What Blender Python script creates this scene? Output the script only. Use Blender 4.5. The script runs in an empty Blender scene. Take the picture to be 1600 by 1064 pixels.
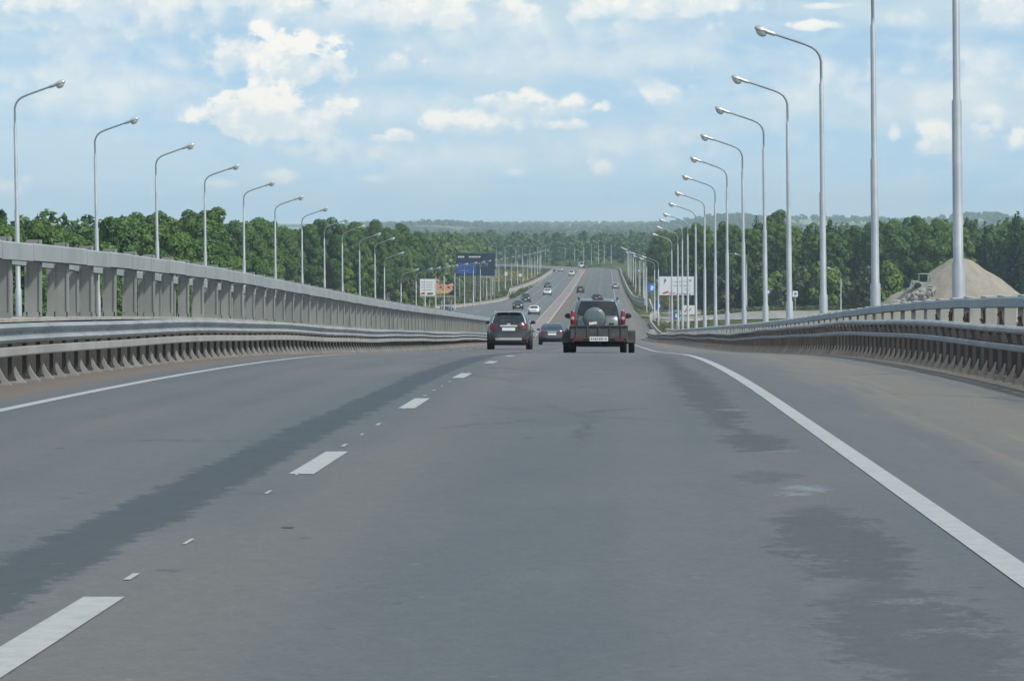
import bpy, math, random
import numpy as np
from mathutils import Vector, Matrix

random.seed(7)
rng = np.random.default_rng(11)
SC = bpy.context.scene
COL = SC.collection
rad = math.radians

# ------------------------------------------------------------------ camera model of the place
EYE = 1.25            # eye height over the road at y = 0
F = 5454.0            # focal length in pixels of a 1600 px wide frame
VX, VY = 948.0, 350.0 # where straight ahead / level lies in that frame

def lat(px, d): return (px - VX) * d / F
def hgt(py, d): return EYE + (VY - py) * d / F

# ------------------------------------------------------------------ road profile
_kn = [(-400, .017), (36, .017), (82, .0352), (110, .0352), (150, .0320), (300, .0320),
       (520, .006), (800, .006), (860, .003), (1450, .003), (1600, 0.0), (9000, 0.0)]
_ys = np.arange(-400, 9001, 1.0)
_sl = np.interp(_ys, [k[0] for k in _kn], [k[1] for k in _kn])
_zs = -np.concatenate([[0], np.cumsum((_sl[1:] + _sl[:-1]) / 2)])
_zs = _zs - _zs[400]
def P(d): return float(np.interp(d, _ys, _zs))
def Pv(d): return np.interp(d, _ys, _zs)
def slope(d): return -float(np.interp(d, _ys, _sl))
def sstep(a, b, x):
    t = min(1, max(0, (x - a) / (b - a))); return t * t * (3 - 2 * t)
def Po(d): return P(d) + .7 * (1 - sstep(220, 420, d))
R0, R1, RR = 1330.0, 1730.0, 620.0
def CX(d):
    if d <= R0: return 0.0
    if d <= R1: return -(d - R0) ** 2 / (2 * RR)
    return -(R1 - R0) ** 2 / (2 * RR) - (d - R1) * (R1 - R0) / RR
def CXv(d):
    d = np.asarray(d, float)
    m = np.clip(d, R0, R1)
    return -(m - R0) ** 2 / (2 * RR) - np.clip(d - R1, 0, None) * (R1 - R0) / RR

# ------------------------------------------------------------------ node helpers
class NT:
    def __init__(s, tree): s.t = tree; s.n = tree.nodes; s.l = tree.links
    def new(s, typ, **kw):
        n = s.n.new(typ)
        for k, v in kw.items(): setattr(n, k, v)
        return n
    def inp(s, sock, v):
        if v is None: return
        if isinstance(v, bpy.types.NodeSocket): s.l.new(v, sock)
        else: sock.default_value = v
    def math(s, op, a, b=None, c=None, clamp=False):
        n = s.new('ShaderNodeMath', operation=op); n.use_clamp = clamp
        s.inp(n.inputs[0], a); s.inp(n.inputs[1], b); s.inp(n.inputs[2], c)
        return n.outputs[0]
    def add(s, a, b): return s.math('ADD', a, b)
    def sub(s, a, b): return s.math('SUBTRACT', a, b)
    def mul(s, a, b): return s.math('MULTIPLY', a, b)
    def ss(s, v, a, b, o0=0.0, o1=1.0, kind='SMOOTHSTEP'):
        n = s.new('ShaderNodeMapRange', interpolation_type=kind); n.clamp = True
        s.inp(n.inputs['Value'], v); s.inp(n.inputs['From Min'], a); s.inp(n.inputs['From Max'], b)
        s.inp(n.inputs['To Min'], o0); s.inp(n.inputs['To Max'], o1)
        return n.outputs[0]
    def mix(s, f, a, b, mode='MIX'):
        n = s.new('ShaderNodeMix', data_type='RGBA', blend_type=mode)
        s.inp(n.inputs[0], f)
        for sock, v in ((n.inputs[6], a), (n.inputs[7], b)):
            if isinstance(v, tuple) and len(v) == 3: v = v + (1,)
            s.inp(sock, v)
        return n.outputs[2]
    def noise(s, vec, scale, detail=4, rough=.55, dist=0, dim='3D'):
        n = s.new('ShaderNodeTexNoise', noise_dimensions=dim)
        s.inp(n.inputs['Vector'], vec); n.inputs['Scale'].default_value = scale
        n.inputs['Detail'].default_value = detail; n.inputs['Roughness'].default_value = rough
        n.inputs['Distortion'].default_value = dist
        return n.outputs['Fac']
    def mapping(s, vec, scale=(1, 1, 1), loc=(0, 0, 0)):
        n = s.new('ShaderNodeMapping'); s.inp(n.inputs['Vector'], vec)
        n.inputs['Scale'].default_value = scale; n.inputs['Location'].default_value = loc
        return n.outputs[0]
    def sep(s, vec):
        n = s.new('ShaderNodeSeparateXYZ'); s.inp(n.inputs[0], vec); return n.outputs
    def comb(s, x, y, z):
        n = s.new('ShaderNodeCombineXYZ')
        s.inp(n.inputs[0], x); s.inp(n.inputs[1], y); s.inp(n.inputs[2], z); return n.outputs[0]

def newmat(name):
    m = bpy.data.materials.new(name); m.use_nodes = True
    nt = NT(m.node_tree); b = m.node_tree.nodes['Principled BSDF']
    return m, nt, b

def obj_co(nt): return nt.new('ShaderNodeTexCoord').outputs['Object']
def world_co(nt): return nt.new('ShaderNodeNewGeometry').outputs['Position']

def simple(name, col, rough=.6, metal=0, var=.12, vscale=1.5, bump=0, coat=0, spec=None, emit=None, alpha=None):
    m, nt, b = newmat(name)
    co = obj_co(nt)
    n = nt.noise(co, vscale, 5)
    c = nt.mix(nt.ss(n, .3, .7, kind='LINEAR'), tuple(x * (1 - var) for x in col), tuple(min(1, x * (1 + var)) for x in col))
    nt.inp(b.inputs['Base Color'], c)
    b.inputs['Roughness'].default_value = rough; b.inputs['Metallic'].default_value = metal
    if coat: b.inputs['Coat Weight'].default_value = coat; b.inputs['Coat Roughness'].default_value = .08
    if spec is not None: b.inputs['Specular IOR Level'].default_value = spec
    if bump:
        bn = nt.new('ShaderNodeBump'); bn.inputs['Strength'].default_value = bump; bn.inputs['Distance'].default_value = .02
        nt.inp(bn.inputs['Height'], nt.noise(co, vscale * 8, 6)); nt.inp(b.inputs['Normal'], bn.outputs[0])
    if emit:
        b.inputs['Emission Color'].default_value = (*emit[0], 1); b.inputs['Emission Strength'].default_value = emit[1]
    return m

# ------------------------------------------------------------------ mesh builder
class MB:
    def __init__(s): s.v = []; s.f = []; s.m = []; s.mi = 0
    def vert(s, p): s.v.append((float(p[0]), float(p[1]), float(p[2]))); return len(s.v) - 1
    def face(s, idx): s.f.append(tuple(idx)); s.m.append(s.mi)
    def poly(s, pts): s.face([s.vert(p) for p in pts])
    def box(s, c, size, rz=0, rx=0, ry=0, taper=1):
        hx, hy, hz = size[0] / 2, size[1] / 2, size[2] / 2
        M = Matrix.Translation(c) @ Matrix.Rotation(rz, 4, 'Z') @ Matrix.Rotation(ry, 4, 'Y') @ Matrix.Rotation(rx, 4, 'X')
        i = [s.vert(M @ Vector((x * (taper if z > 0 else 1), y * (taper if z > 0 else 1), z))) for z in (-hz, hz) for (x, y) in ((-hx, -hy), (hx, -hy), (hx, hy), (-hx, hy))]
        for q in ((3, 2, 1, 0), (4, 5, 6, 7), (0, 1, 5, 4), (1, 2, 6, 5), (2, 3, 7, 6), (3, 0, 4, 7)): s.face([i[k] for k in q])
    def tube(s, pts, rads, n=10, caps=True):
        pts = [Vector(p) for p in pts]; rings = []
        for k, p in enumerate(pts):
            a = pts[max(0, k - 1)]; b = pts[min(len(pts) - 1, k + 1)]
            t = (b - a).normalized()
            u = t.cross(Vector((0, 1, 0)))
            if u.length < .05: u = t.cross(Vector((1, 0, 0)))
            u.normalize(); w = t.cross(u)
            r = rads[k] if isinstance(rads, (list, tuple)) else rads
            rings.append([s.vert(p + u * (r * math.cos(2 * math.pi * j / n)) + w * (r * math.sin(2 * math.pi * j / n))) for j in range(n)])
        for A, B in zip(rings, rings[1:]):
            for j in range(n): s.face((A[j], A[(j + 1) % n], B[(j + 1) % n], B[j]))
        if caps: s.face(rings[0][::-1]); s.face(rings[-1])
    def lathe(s, prof, axis='Z', c=(0, 0, 0), n=20, scale=(1, 1, 1)):
        rings = []
        for (r, h) in prof:
            ring = []
            for j in range(n):
                a = 2 * math.pi * j / n; x, y = r * math.cos(a), r * math.sin(a)
                p = {'Z': (x, y, h), 'X': (h, x, y), 'Y': (x, h, y)}[axis]
                ring.append(s.vert((c[0] + p[0] * scale[0], c[1] + p[1] * scale[1], c[2] + p[2] * scale[2])))
            rings.append(ring)
        for A, B in zip(rings, rings[1:]):
            for j in range(n): s.face((A[j], A[(j + 1) % n], B[(j + 1) % n], B[j]))
        s.face(rings[0][::-1]); s.face(rings[-1])
    def prism(s, poly, y0, y1):       # polygon in xz swept along y
        a = [s.vert((x, y0, z)) for x, z in poly]; b = [s.vert((x, y1, z)) for x, z in poly]
        n = len(poly)
        for j in range(n): s.face((a[j], a[(j + 1) % n], b[(j + 1) % n], b[j]))
        s.face(a[::-1]); s.face(b)
    def sweep(s, prof, ds, xf, zf, closed=True):
        rows = [[s.vert((xf(d) + x, d, zf(d) + z)) for x, z in prof] for d in ds]
        n = len(prof)
        for A, B in zip(rows, rows[1:]):
            for j in range(n if closed else n - 1): s.face((A[j], A[(j + 1) % n], B[(j + 1) % n], B[j]))
        if closed: s.face(rows[0][::-1]); s.face(rows[-1])
    def build(s, name, mat, parent=None, smooth=False, loc=None, fix=True):
        me = bpy.data.meshes.new(name)
        me.from_pydata(s.v, [], s.f)
        for m in (mat if isinstance(mat, (list, tuple)) else [mat]): me.materials.append(m)
        if isinstance(mat, (list, tuple)): me.polygons.foreach_set('material_index', s.m)
        if fix:
            import bmesh
            bm = bmesh.new(); bm.from_mesh(me); bmesh.ops.recalc_face_normals(bm, faces=bm.faces); bm.to_mesh(me); bm.free()
        if smooth:
            me.polygons.foreach_set('use_smooth', [True] * len(me.polygons))
            try: me.set_sharp_from_angle(angle=rad(smooth if smooth > 1 else 40))
            except Exception: pass
        me.update()
        o = bpy.data.objects.new(name, me); COL.objects.link(o)
        if parent is not None: o.parent = parent
        if loc is not None: o.location = loc
        return o

def np_mesh(name, V, Q, mat, parent=None, nrm=None):
    me = bpy.data.meshes.new(name)
    nv, nq = len(V), len(Q)
    me.vertices.add(nv); me.vertices.foreach_set('co', np.asarray(V, np.float32).ravel())
    me.loops.add(nq * 4); me.loops.foreach_set('vertex_index', np.asarray(Q, np.int32).ravel())
    me.polygons.add(nq); me.polygons.foreach_set('loop_start', np.arange(0, nq * 4, 4, dtype=np.int32))
    try: me.polygons.foreach_set('loop_total', np.full(nq, 4, np.int32))
    except Exception: pass
    me.materials.append(mat); me.update(calc_edges=True); me.validate()
    if nrm is not None:
        at = me.attributes.new('clump_normal', 'FLOAT_VECTOR', 'POINT'); at.data.foreach_set('vector', np.repeat(np.asarray(nrm, np.float32), 4, axis=0).ravel())
    o = bpy.data.objects.new(name, me); COL.objects.link(o)
    if parent is not None: o.parent = parent
    return o

def tag(o, label=None, cat=None, group=None, kind=None):
    if label: o['label'] = label
    if cat: o['category'] = cat
    if group: o['group'] = group
    if kind: o['kind'] = kind
    return o
def empty(name, loc, label, cat, group=None, rz=0):
    o = bpy.data.objects.new(name, None); COL.objects.link(o)
    o.location = loc; o.rotation_euler = (0, 0, rz); o.empty_display_size = .3
    return tag(o, label, cat, group)
def copy_tree(o, parent=None):
    c = o.copy(); COL.objects.link(c)
    if parent is not None: c.parent = parent
    for ch in list(o.children): copy_tree(ch, c)
    return c
def at_world(child, root): child.location = -root.location   # geometry written in world coordinates
ORD = 'first second third fourth fifth sixth seventh eighth ninth tenth eleventh twelfth thirteenth fourteenth fifteenth sixteenth'.split()

# ------------------------------------------------------------------ materials
def asphalt_main():
    m, nt, b = newmat('asphalt')
    co = obj_co(nt); x, y, z = nt.sep(co)
    fine = nt.noise(co, 35, 5, .7)
    mid = nt.noise(nt.mapping(co, (1.2, .35, 1)), 1.3, 5, .6)
    big = nt.noise(nt.mapping(co, (.5, .06, 1)), .7, 4, .55)
    c = nt.mix(nt.ss(mid, .3, .7, kind='LINEAR'), (.080, .096, .106), (.102, .117, .125))
    c = nt.mix(nt.mul(nt.ss(big, .4, .65), .6), c, (.146, .142, .132))
    # lighter, dustier strips between and beside the wheel paths
    w = nt.math('SINE', nt.mul(nt.add(x, .1), 3.4))
    c = nt.mix(nt.mul(nt.ss(w, .2, 1), .22), c, (.15, .147, .14))
    for xc, ww in ((-1.55, .75), (1.05, .55), (-4.4, .5)):
        dd = nt.math('ABSOLUTE', nt.sub(nt.add(x, nt.mul(nt.sub(big, .5), 1.2)), xc))
        c = nt.mix(nt.mul(nt.ss(dd, ww, .05), .42), c, (.136, .131, .121))
    # brownish dust on the shoulders
    wob = nt.mul(nt.sub(nt.noise(nt.mapping(co, (1, .12, 1)), 1.1, 5), .5), 1.4)
    sh = nt.ss(nt.add(x, wob), 1.9, 3.6)
    c = nt.mix(nt.mul(sh, .8), c, (.168, .155, .135))
    sh2 = nt.ss(nt.add(x, nt.mul(wob, .8)), 4.2, 5.2)
    c = nt.mix(nt.mul(sh2, .7), c, (.115, .098, .084))
    st = nt.ss(nt.noise(nt.mapping(co, (5, .08, 1)), 1.0, 3), .52, .68)
    c = nt.mix(nt.mul(nt.mul(st, sh), .45), c, (.21, .185, .145))
    c = nt.mix(nt.mul(nt.mul(sh, nt.ss(nt.math('ABSOLUTE', nt.sub(nt.add(x, nt.mul(wob, .5)), 4.3)), .35, .0)), .55), c, (.105, .115, .126))
    shl = nt.ss(nt.add(x, nt.mul(wob, .5)), -6.1, -6.9)
    c = nt.mix(nt.mul(shl, .9), c, (.150, .122, .100))
    # dark bitumen seam left of the dashed line
    rag = nt.add(nt.mul(nt.sub(nt.noise(nt.mapping(co, (1, .8, 1)), 2.2, 7, .75), .5), .75), nt.mul(nt.sub(nt.noise(nt.mapping(co, (2, 1.6, 1)), 5, 4, .8), .5), .5))
    rag2 = nt.mul(nt.sub(nt.noise(nt.mapping(co, (1, .12, 1), (4, 9, 0)), .9, 3), .5), .5)
    dx = nt.math('ABSOLUTE', nt.sub(nt.add(nt.add(x, nt.mul(rag, .62)), nt.mul(rag2, .3)), -2.50))
    seam = nt.mul(nt.ss(dx, .255, .185), nt.ss(y, 135, 95))
    c = nt.mix(nt.mul(seam, nt.ss(fine, .3, .7, .68, .88)), c, (.042, .058, .070))
    # dark worn patches along the right wheel path
    pat = None
    for (px, py, sx, sy, k) in ((1.10, 43, .26, 15.5, 1.0), (1.17, 27.6, .27, 1.7, 1.0), (1.10, 66, .22, 18, .8), (1.13, 16.9, .27, 2.7, .9), (1.12, 12.6, .30, 2.0, .75), (1.02, 22.6, .16, .8, .6), (1.05, 9.6, .3, 1.3, .6)):
        ex = nt.math('POWER', nt.mul(nt.sub(nt.add(x, nt.mul(rag, 1.2)), px), 1 / sx), 2.0)
        ey = nt.math('POWER', nt.mul(nt.sub(nt.add(y, nt.mul(rag, 3)), py), 1 / sy), 2.0)
        e = nt.mul(nt.ss(nt.add(ex, ey), 1.2, .66), k)
        pat = e if pat is None else nt.math('MAXIMUM', pat, e)
    c = nt.mix(nt.mul(pat, .74), c, (.052, .064, .072))
    # pale scuffed scars and repair patches
    for (px, py, sx, sy, k) in ((1.20, 21.2, .15, .42, .75), (1.28, 26.0, .17, .12, .6), (1.22, 34.5, .15, .4, .45), (1.22, 13.7, .18, .12, .4), (1.26, 12.6, .2, .08, .35), (-3.25, 27.6, .9, .12, -.6), (-2.6, 26.4, .5, .1, -.5), (-2.4, 20.6, .5, .1, -.5)):
        ex = nt.math('POWER', nt.mul(nt.sub(nt.add(x, nt.mul(rag, .9)), px), 1 / sx), 2.0)
        ey = nt.math('POWER', nt.mul(nt.sub(nt.add(y, nt.mul(rag, 2.4)), py), 1 / sy), 2.0)
        e = nt.mul(nt.ss(nt.add(ex, ey), 1.3, .5), nt.ss(fine, .35, .6, .35, 1.0))
        c = nt.mix(nt.mul(e, abs(k)), c, (.19, .235, .25) if k > 0 else (.05, .06, .072))
    # aggregate
    agg = nt.mul(nt.ss(fine, .3, .72, .84, 1.16, kind='LINEAR'), nt.ss(nt.noise(nt.mapping(co, (1, .6, 1)), 11, 3, .6), .3, .7, .94, 1.06, kind='LINEAR'))
    n = nt.new('ShaderNodeMix', data_type='RGBA', blend_type='MULTIPLY'); n.inputs[0].default_value = 1
    nt.inp(n.inputs[6], c)
    cc = nt.comb(agg, agg, agg); nt.inp(n.inputs[7], cc)
    spk = nt.noise(co, 9, 2, .5)
    c2 = nt.mix(nt.mul(nt.ss(spk, .70, .78), .35), n.outputs[2], (.24, .235, .225))
    c2 = nt.mix(nt.mul(nt.ss(spk, .30, .23), .4), c2, (.06, .066, .070))
    drip = nt.noise(nt.mapping(co, (1, .5, 1), (3, 1, 0)), 3.1, 3, .6)
    c2 = nt.mix(nt.mul(nt.ss(drip, .69, .73), .55), c2, (.05, .054, .056))
    vo = nt.new('ShaderNodeTexVoronoi', feature='DISTANCE_TO_EDGE'); vo.inputs['Scale'].default_value = .33
    nt.inp(vo.inputs['Vector'], nt.comb(nt.add(nt.mul(x, .8), nt.mul(rag, .8)), nt.add(nt.mul(y, .28), nt.mul(rag2, 1.2)), 0.0))
    crk = nt.mul(nt.ss(vo.outputs['Distance'], .012, .004), nt.ss(nt.noise(nt.mapping(co, (.3, .06, 1)), 1.0, 2), .5, .62))
    c2 = nt.mix(nt.mul(crk, .6), c2, (.045, .05, .052))
    nt.inp(b.inputs['Base Color'], c2)
    nt.inp(b.inputs['Roughness'], nt.ss(mid, .3, .7, .72, .9))
    b.inputs['Specular IOR Level'].default_value = .35
    bn = nt.new('ShaderNodeBump'); bn.inputs['Strength'].default_value = .5; bn.inputs['Distance'].default_value = .006
    nt.inp(bn.inputs['Height'], fine); nt.inp(b.inputs['Normal'], bn.outputs[0])
    return m

def asphalt_plain(name, a, bcol, dust):
    m, nt, b = newmat(name)
    co = obj_co(nt)
    n1 = nt.noise(nt.mapping(co, (1, .15, 1)), .8, 5, .6)
    n2 = nt.noise(nt.mapping(co, (1, .03, 1)), .35, 3)
    c = nt.mix(nt.ss(n1, .3, .7), a, bcol)
    c = nt.mix(nt.mul(nt.ss(n2, .48, .7), .6), c, dust)
    nt.inp(b.inputs['Base Color'], c); b.inputs['Roughness'].default_value = .85
    return m

def paint_white():
    m, nt, b = newmat('road_paint')
    co = obj_co(nt)
    n1 = nt.noise(co, 9, 6, .7); n2 = nt.noise(nt.mapping(co, (1, .3, 1)), 1.2, 4)
    c = nt.mix(nt.ss(n1, .35, .75), (.37, .38, .375), (.29, .305, .305))
    c = nt.mix(nt.mul(nt.ss(n2, .45, .75), .4), c, (.26, .27, .27))
    c = nt.mix(nt.mul(nt.ss(nt.noise(co, 26, 4, .7), .60, .74), .75), c, (.2, .205, .21))
    nt.inp(b.inputs['Base Color'], c); b.inputs['Roughness'].default_value = .8
    return m

def steel(name, c0, c1, rough=.55, metal=.25, rust=.25, rustcol=(.16, .10, .065)):
    m, nt, b = newmat(name)
    co = world_co(nt)
    n1 = nt.noise(co, .9, 5, .6); n2 = nt.noise(nt.mapping(co, (2, 2, .35)), 2.5, 5, .65)
    c = nt.mix(nt.ss(n1, .3, .7), c0, c1)
    c = nt.mix(nt.mul(nt.ss(n2, .56, .75), rust), c, rustcol)
    nt.inp(b.inputs['Base Color'], c); b.inputs['Roughness'].default_value = rough; b.inputs['Metallic'].default_value = metal
    bn = nt.new('ShaderNodeBump'); bn.inputs['Strength'].default_value = .12; bn.inputs['Distance'].default_value = .01
    nt.inp(bn.inputs['Height'], nt.noise(co, 14, 4)); nt.inp(b.inputs['Normal'], bn.outputs[0])
    return m

def concrete(name, c0, c1, stain):
    m, nt, b = newmat(name)
    co = world_co(nt)
    n1 = nt.noise(co, .7, 6, .6); n2 = nt.noise(nt.mapping(co, (3, 1.6, .15)), 2.0, 5, .65)
    c = nt.mix(nt.ss(n1, .3, .7), c0, c1)
    c = nt.mix(nt.mul(nt.ss(n2, .45, .72), .7), c, stain)
    nt.inp(b.inputs['Base Color'], c); b.inputs['Roughness'].default_value = .9
    bn = nt.new('ShaderNodeBump'); bn.inputs['Strength'].default_value = .3; bn.inputs['Distance'].default_value = .02
    nt.inp(bn.inputs['Height'], nt.noise(co, 9, 6)); nt.inp(b.inputs['Normal'], bn.outputs[0])
    return m

def leaf_mat(name, dark, light, alt, transl=.32):
    m = bpy.data.materials.new(name); m.use_nodes = True
    nt = NT(m.node_tree); nt.n.clear()
    out = nt.new('ShaderNodeOutputMaterial')
    geo = nt.new('ShaderNodeNewGeometry'); oi = nt.new('ShaderNodeObjectInfo')
    pos = geo.outputs['Position']
    n = nt.noise(pos, .22, 3)
    n2 = nt.noise(pos, .035, 2)
    isl = geo.outputs['Random Per Island']
    c = nt.mix(nt.math('MULTIPLY_ADD', isl, .55, nt.mul(n, .45)), dark, light)
    c = nt.mix(nt.mul(nt.ss(nt.add(nt.mul(oi.outputs['Random'], .65), nt.mul(n2, .5)), .35, .85), .8), c, alt)
    at = nt.new('ShaderNodeAttribute'); at.attribute_name = 'clump_normal'
    vt = nt.new('ShaderNodeVectorTransform', vector_type='NORMAL', convert_from='OBJECT', convert_to='WORLD'); nt.inp(vt.inputs[0], at.outputs['Vector'])
    mn = nt.new('ShaderNodeMix', data_type='VECTOR'); mn.inputs[0].default_value = .32
    nt.inp(mn.inputs[4], vt.outputs[0]); nt.inp(mn.inputs[5], geo.outputs['Normal'])
    nn = nt.new('ShaderNodeVectorMath', operation='NORMALIZE'); nt.inp(nn.inputs[0], mn.outputs[1])
    d = nt.new('ShaderNodeBsdfDiffuse'); t = nt.new('ShaderNodeBsdfTranslucent')
    g = nt.new('ShaderNodeBsdfGlossy'); g.inputs['Roughness'].default_value = .5
    nt.inp(d.inputs['Normal'], nn.outputs[0]); nt.inp(t.inputs['Normal'], nn.outputs[0])
    nt.inp(d.inputs['Color'], c); nt.inp(t.inputs['Color'], nt.mix(.5, c, (.10, .15, .02)))
    g.inputs['Color'].default_value = (.5, .55, .5, 1)
    mx = nt.new('ShaderNodeMixShader'); mx.inputs[0].default_value = transl
    nt.l.new(d.outputs[0], mx.inputs[1]); nt.l.new(t.outputs[0], mx.inputs[2])
    m2 = nt.new('ShaderNodeMixShader'); m2.inputs[0].default_value = .035
    nt.l.new(mx.outputs[0], m2.inputs[1]); nt.l.new(g.outputs[0], m2.inputs[2])
    nt.l.new(m2.outputs[0], out.inputs['Surface'])
    return m

def ground_mat():
    m, nt, b = newmat('meadow_ground')
    co = world_co(nt); x, y, z = nt.sep(co)
    n1 = nt.noise(co, .06, 6, .65); n2 = nt.noise(co, .5, 6, .7)
    c = nt.mix(nt.ss(n1, .3, .7), (.045, .070, .022), (.085, .105, .035))
    c = nt.mix(nt.mul(nt.ss(n2, .45, .75), .6), c, (.12, .125, .05))
    c = nt.mix(nt.mul(nt.ss(nt.noise(nt.mapping(co, (1, 1, 1), (50, 3, 0)), .035, 5), .55, .7), .7), c, (.20, .175, .12))
    # distant woods and hay fields
    far = nt.ss(y, 2300, 3000)
    fld = nt.ss(nt.noise(nt.mapping(co, (1.0, .45, 1)), .0022, 3, .4), .50, .56)
    fc = nt.mix(fld, nt.mix(nt.ss(nt.noise(co, .03, 4), .3, .7), (.02, .045, .026), (.04, .07, .03)), (.25, .32, .14))
    c = nt.mix(far, c, fc)
    nt.inp(b.inputs['Base Color'], c); b.inputs['Roughness'].default_value = 1; b.inputs['Specular IOR Level'].default_value = .1
    return m

def sand_mat():
    m, nt, b = newmat('sand')
    co = world_co(nt)
    n1 = nt.noise(nt.mapping(co, (1, 1, .35)), .5, 6, .65); n2 = nt.noise(co, 3, 6, .7)
    c = nt.mix(nt.ss(n1, .3, .7), (.225, .202, .165), (.30, .272, .222))
    c = nt.mix(nt.mul(nt.ss(n2, .5, .8), .4), c, (.28, .24, .18))
    nt.inp(b.inputs['Base Color'], c); b.inputs['Roughness'].default_value = 1
    bn = nt.new('ShaderNodeBump'); bn.inputs['Strength'].default_value = .5; bn.inputs['Distance'].default_value = .3
    nt.inp(bn.inputs['Height'], n1); nt.inp(b.inputs['Normal'], bn.outputs[0])
    return m

M = dict(
    asphalt=asphalt_main(),
    asphalt2=asphalt_plain('asphalt_far', (.10, .112, .118), (.125, .135, .138), (.15, .15, .145)),
    sideroad=asphalt_plain('dusty_road', (.20, .195, .18), (.27, .255, .225), (.32, .29, .24)),
    median=asphalt_plain('median_paving', (.20, .165, .155), (.25, .205, .19), (.17, .15, .14)),
    paint=paint_white(),
    red=simple('red_scuff', (.16, .085, .075), .9),
    zinc=steel('galvanised_beam', (.25, .275, .285), (.345, .37, .375), .55, .3, .22),
    zinc_dark=steel('dark_galvanised', (.17, .20, .225), (.25, .28, .30), .5, .3, .2),  # darker, bluer steel than the beam above
    lowrail=steel('dusty_rail', (.27, .265, .25), (.35, .345, .325), .7, .1, .4),
    foot=steel('post_steel', (.27, .265, .255), (.36, .355, .34), .7, .1, .35),
    poststeel=steel('post_steel_dark', (.05, .048, .046), (.085, .08, .077), .8, .1, .5),
    foot_r=steel('post_steel_dirty', (.13, .125, .12), (.20, .19, .18), .8, .1, .5),
    fence=steel('grey_fence_paint', (.205, .212, .20), (.265, .27, .253), .65, 0, .3, (.20, .185, .165)),
    fence_rail=steel('fence_top_rail', (.27, .295, .293), (.35, .37, .365), .5, .1, .2),
    fence_r=steel('beige_fence_paint', (.30, .30, .27), (.38, .375, .335), .7, 0, .3, (.17, .15, .13)),
    rail_r=steel('blue_grey_top_rail', (.22, .27, .31), (.29, .34, .38), .5, .1, .1),
    graffiti=simple('red_spray_paint', (.17, .062, .05), .85, var=.6, vscale=9),
    wall=concrete('dirty_concrete', (.044, .040, .037), (.066, .061, .057), (.030, .027, .025)),
    conc=concrete('pale_concrete', (.33, .32, .29), (.43, .41, .37), (.22, .205, .18)),
    pole=steel('lamp_pole_paint', (.31, .345, .375), (.41, .44, .465), .42, .15, .12),
    arm=steel('lamp_arm', (.22, .25, .27), (.30, .33, .35), .5, .3, .05),
    lamphead=steel('lamp_housing', (.40, .42, .43), (.52, .54, .54), .4, .3, .05),
    tyre=simple('tyre_rubber', (.013, .013, .014), .85),
    black=simple('black_plastic', (.016, .017, .018), .6),
    rim=simple('alloy', (.35, .36, .37), .35, .8),
    plate=simple('number_plate', (.70, .71, .70), .5, var=.04),
    ink=simple('dark_ink', (.05, .05, .055), .7),
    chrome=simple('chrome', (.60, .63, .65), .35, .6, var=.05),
    redlight=simple('tail_lens', (.21, .012, .022), .25, var=.25, coat=.5),
    redoff=simple('tail_lens_dull', (.10, .013, .019), .3, var=.25, coat=.4),
    pinklens=simple('pink_lens', (.55, .30, .32), .2, var=.1, coat=.5),
    lens=simple('clear_lens', (.72, .72, .72), .15, var=.1, coat=.6),
    wood=simple('trailer_boards', (.068, .066, .066), .8, var=.3, vscale=5),
    sand=sand_mat(), ground=ground_mat(),
    bark=simple('bark', (.085, .07, .055), .95, var=.35, vscale=3, bump=.4),
    birchbark=simple('birch_bark', (.42, .41, .38), .9, var=.4, vscale=4),
    leaf=leaf_mat('broad_leaves', (.060, .120, .028), (.150, .255, .055), (.072, .150, .048)),
    leaf2=leaf_mat('light_leaves', (.105, .170, .034), (.205, .300, .060), (.130, .205, .048)),
    willow=leaf_mat('willow_leaves', (.085, .115, .058), (.155, .185, .092), (.11, .14, .072)),
    needle=leaf_mat('spruce_needles', (.012, .028, .018), (.026, .052, .028), (.018, .04, .026), .12),
    weed=leaf_mat('weeds', (.06, .09, .03), (.13, .16, .05), (.16, .15, .06)),
    flower=leaf_mat('yellow_bloom', (.30, .25, .06), (.42, .34, .07), (.22, .2, .06)),
    white=simple('sign_white', (.72, .74, .75), .5, var=.05),
    signblue=simple('sign_blue', (.025, .085, .29), .5, var=.1),
    signsky=simple('sign_light_blue', (.03, .20, .52), .45, var=.1),
    navy=simple('sign_navy', (.012, .028, .062), .5, var=.2),
    signred=simple('sign_red', (.48, .035, .04), .5, var=.1),
    orange=simple('advert_orange', (.62, .26, .10), .6, var=.45, vscale=1.6),
    salmon=simple('advert_salmon', (.62, .33, .26), .6, var=.35, vscale=2.5),
    yellow=simple('advert_yellow', (.60, .40, .10), .6, var=.3, vscale=2),
    greyboard=simple('grey_board', (.24, .25, .24), .8, var=.2, vscale=.7),
    greystrip=simple('grey_print', (.36, .37, .38), .7),
    rubble=concrete('rubble_concrete', (.25, .24, .222), (.36, .345, .32), (.18, .165, .145)),
    machine=simple('machine_green', (.30, .40, .32), .5, var=.2),
)
def glass(name, tint, rough=.06):
    m, nt, b = newmat(name)
    b.inputs['Base Color'].default_value = (*tint, 1); b.inputs['Roughness'].default_value = rough
    b.inputs['Specular IOR Level'].default_value = .6; b.inputs['Coat Weight'].default_value = .5; b.inputs['Coat Roughness'].default_value = .04
    return m
M['glass'] = glass('dark_glass', (.010, .014, .017))
M['glass2'] = glass('blue_glass', (.018, .040, .065))
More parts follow.
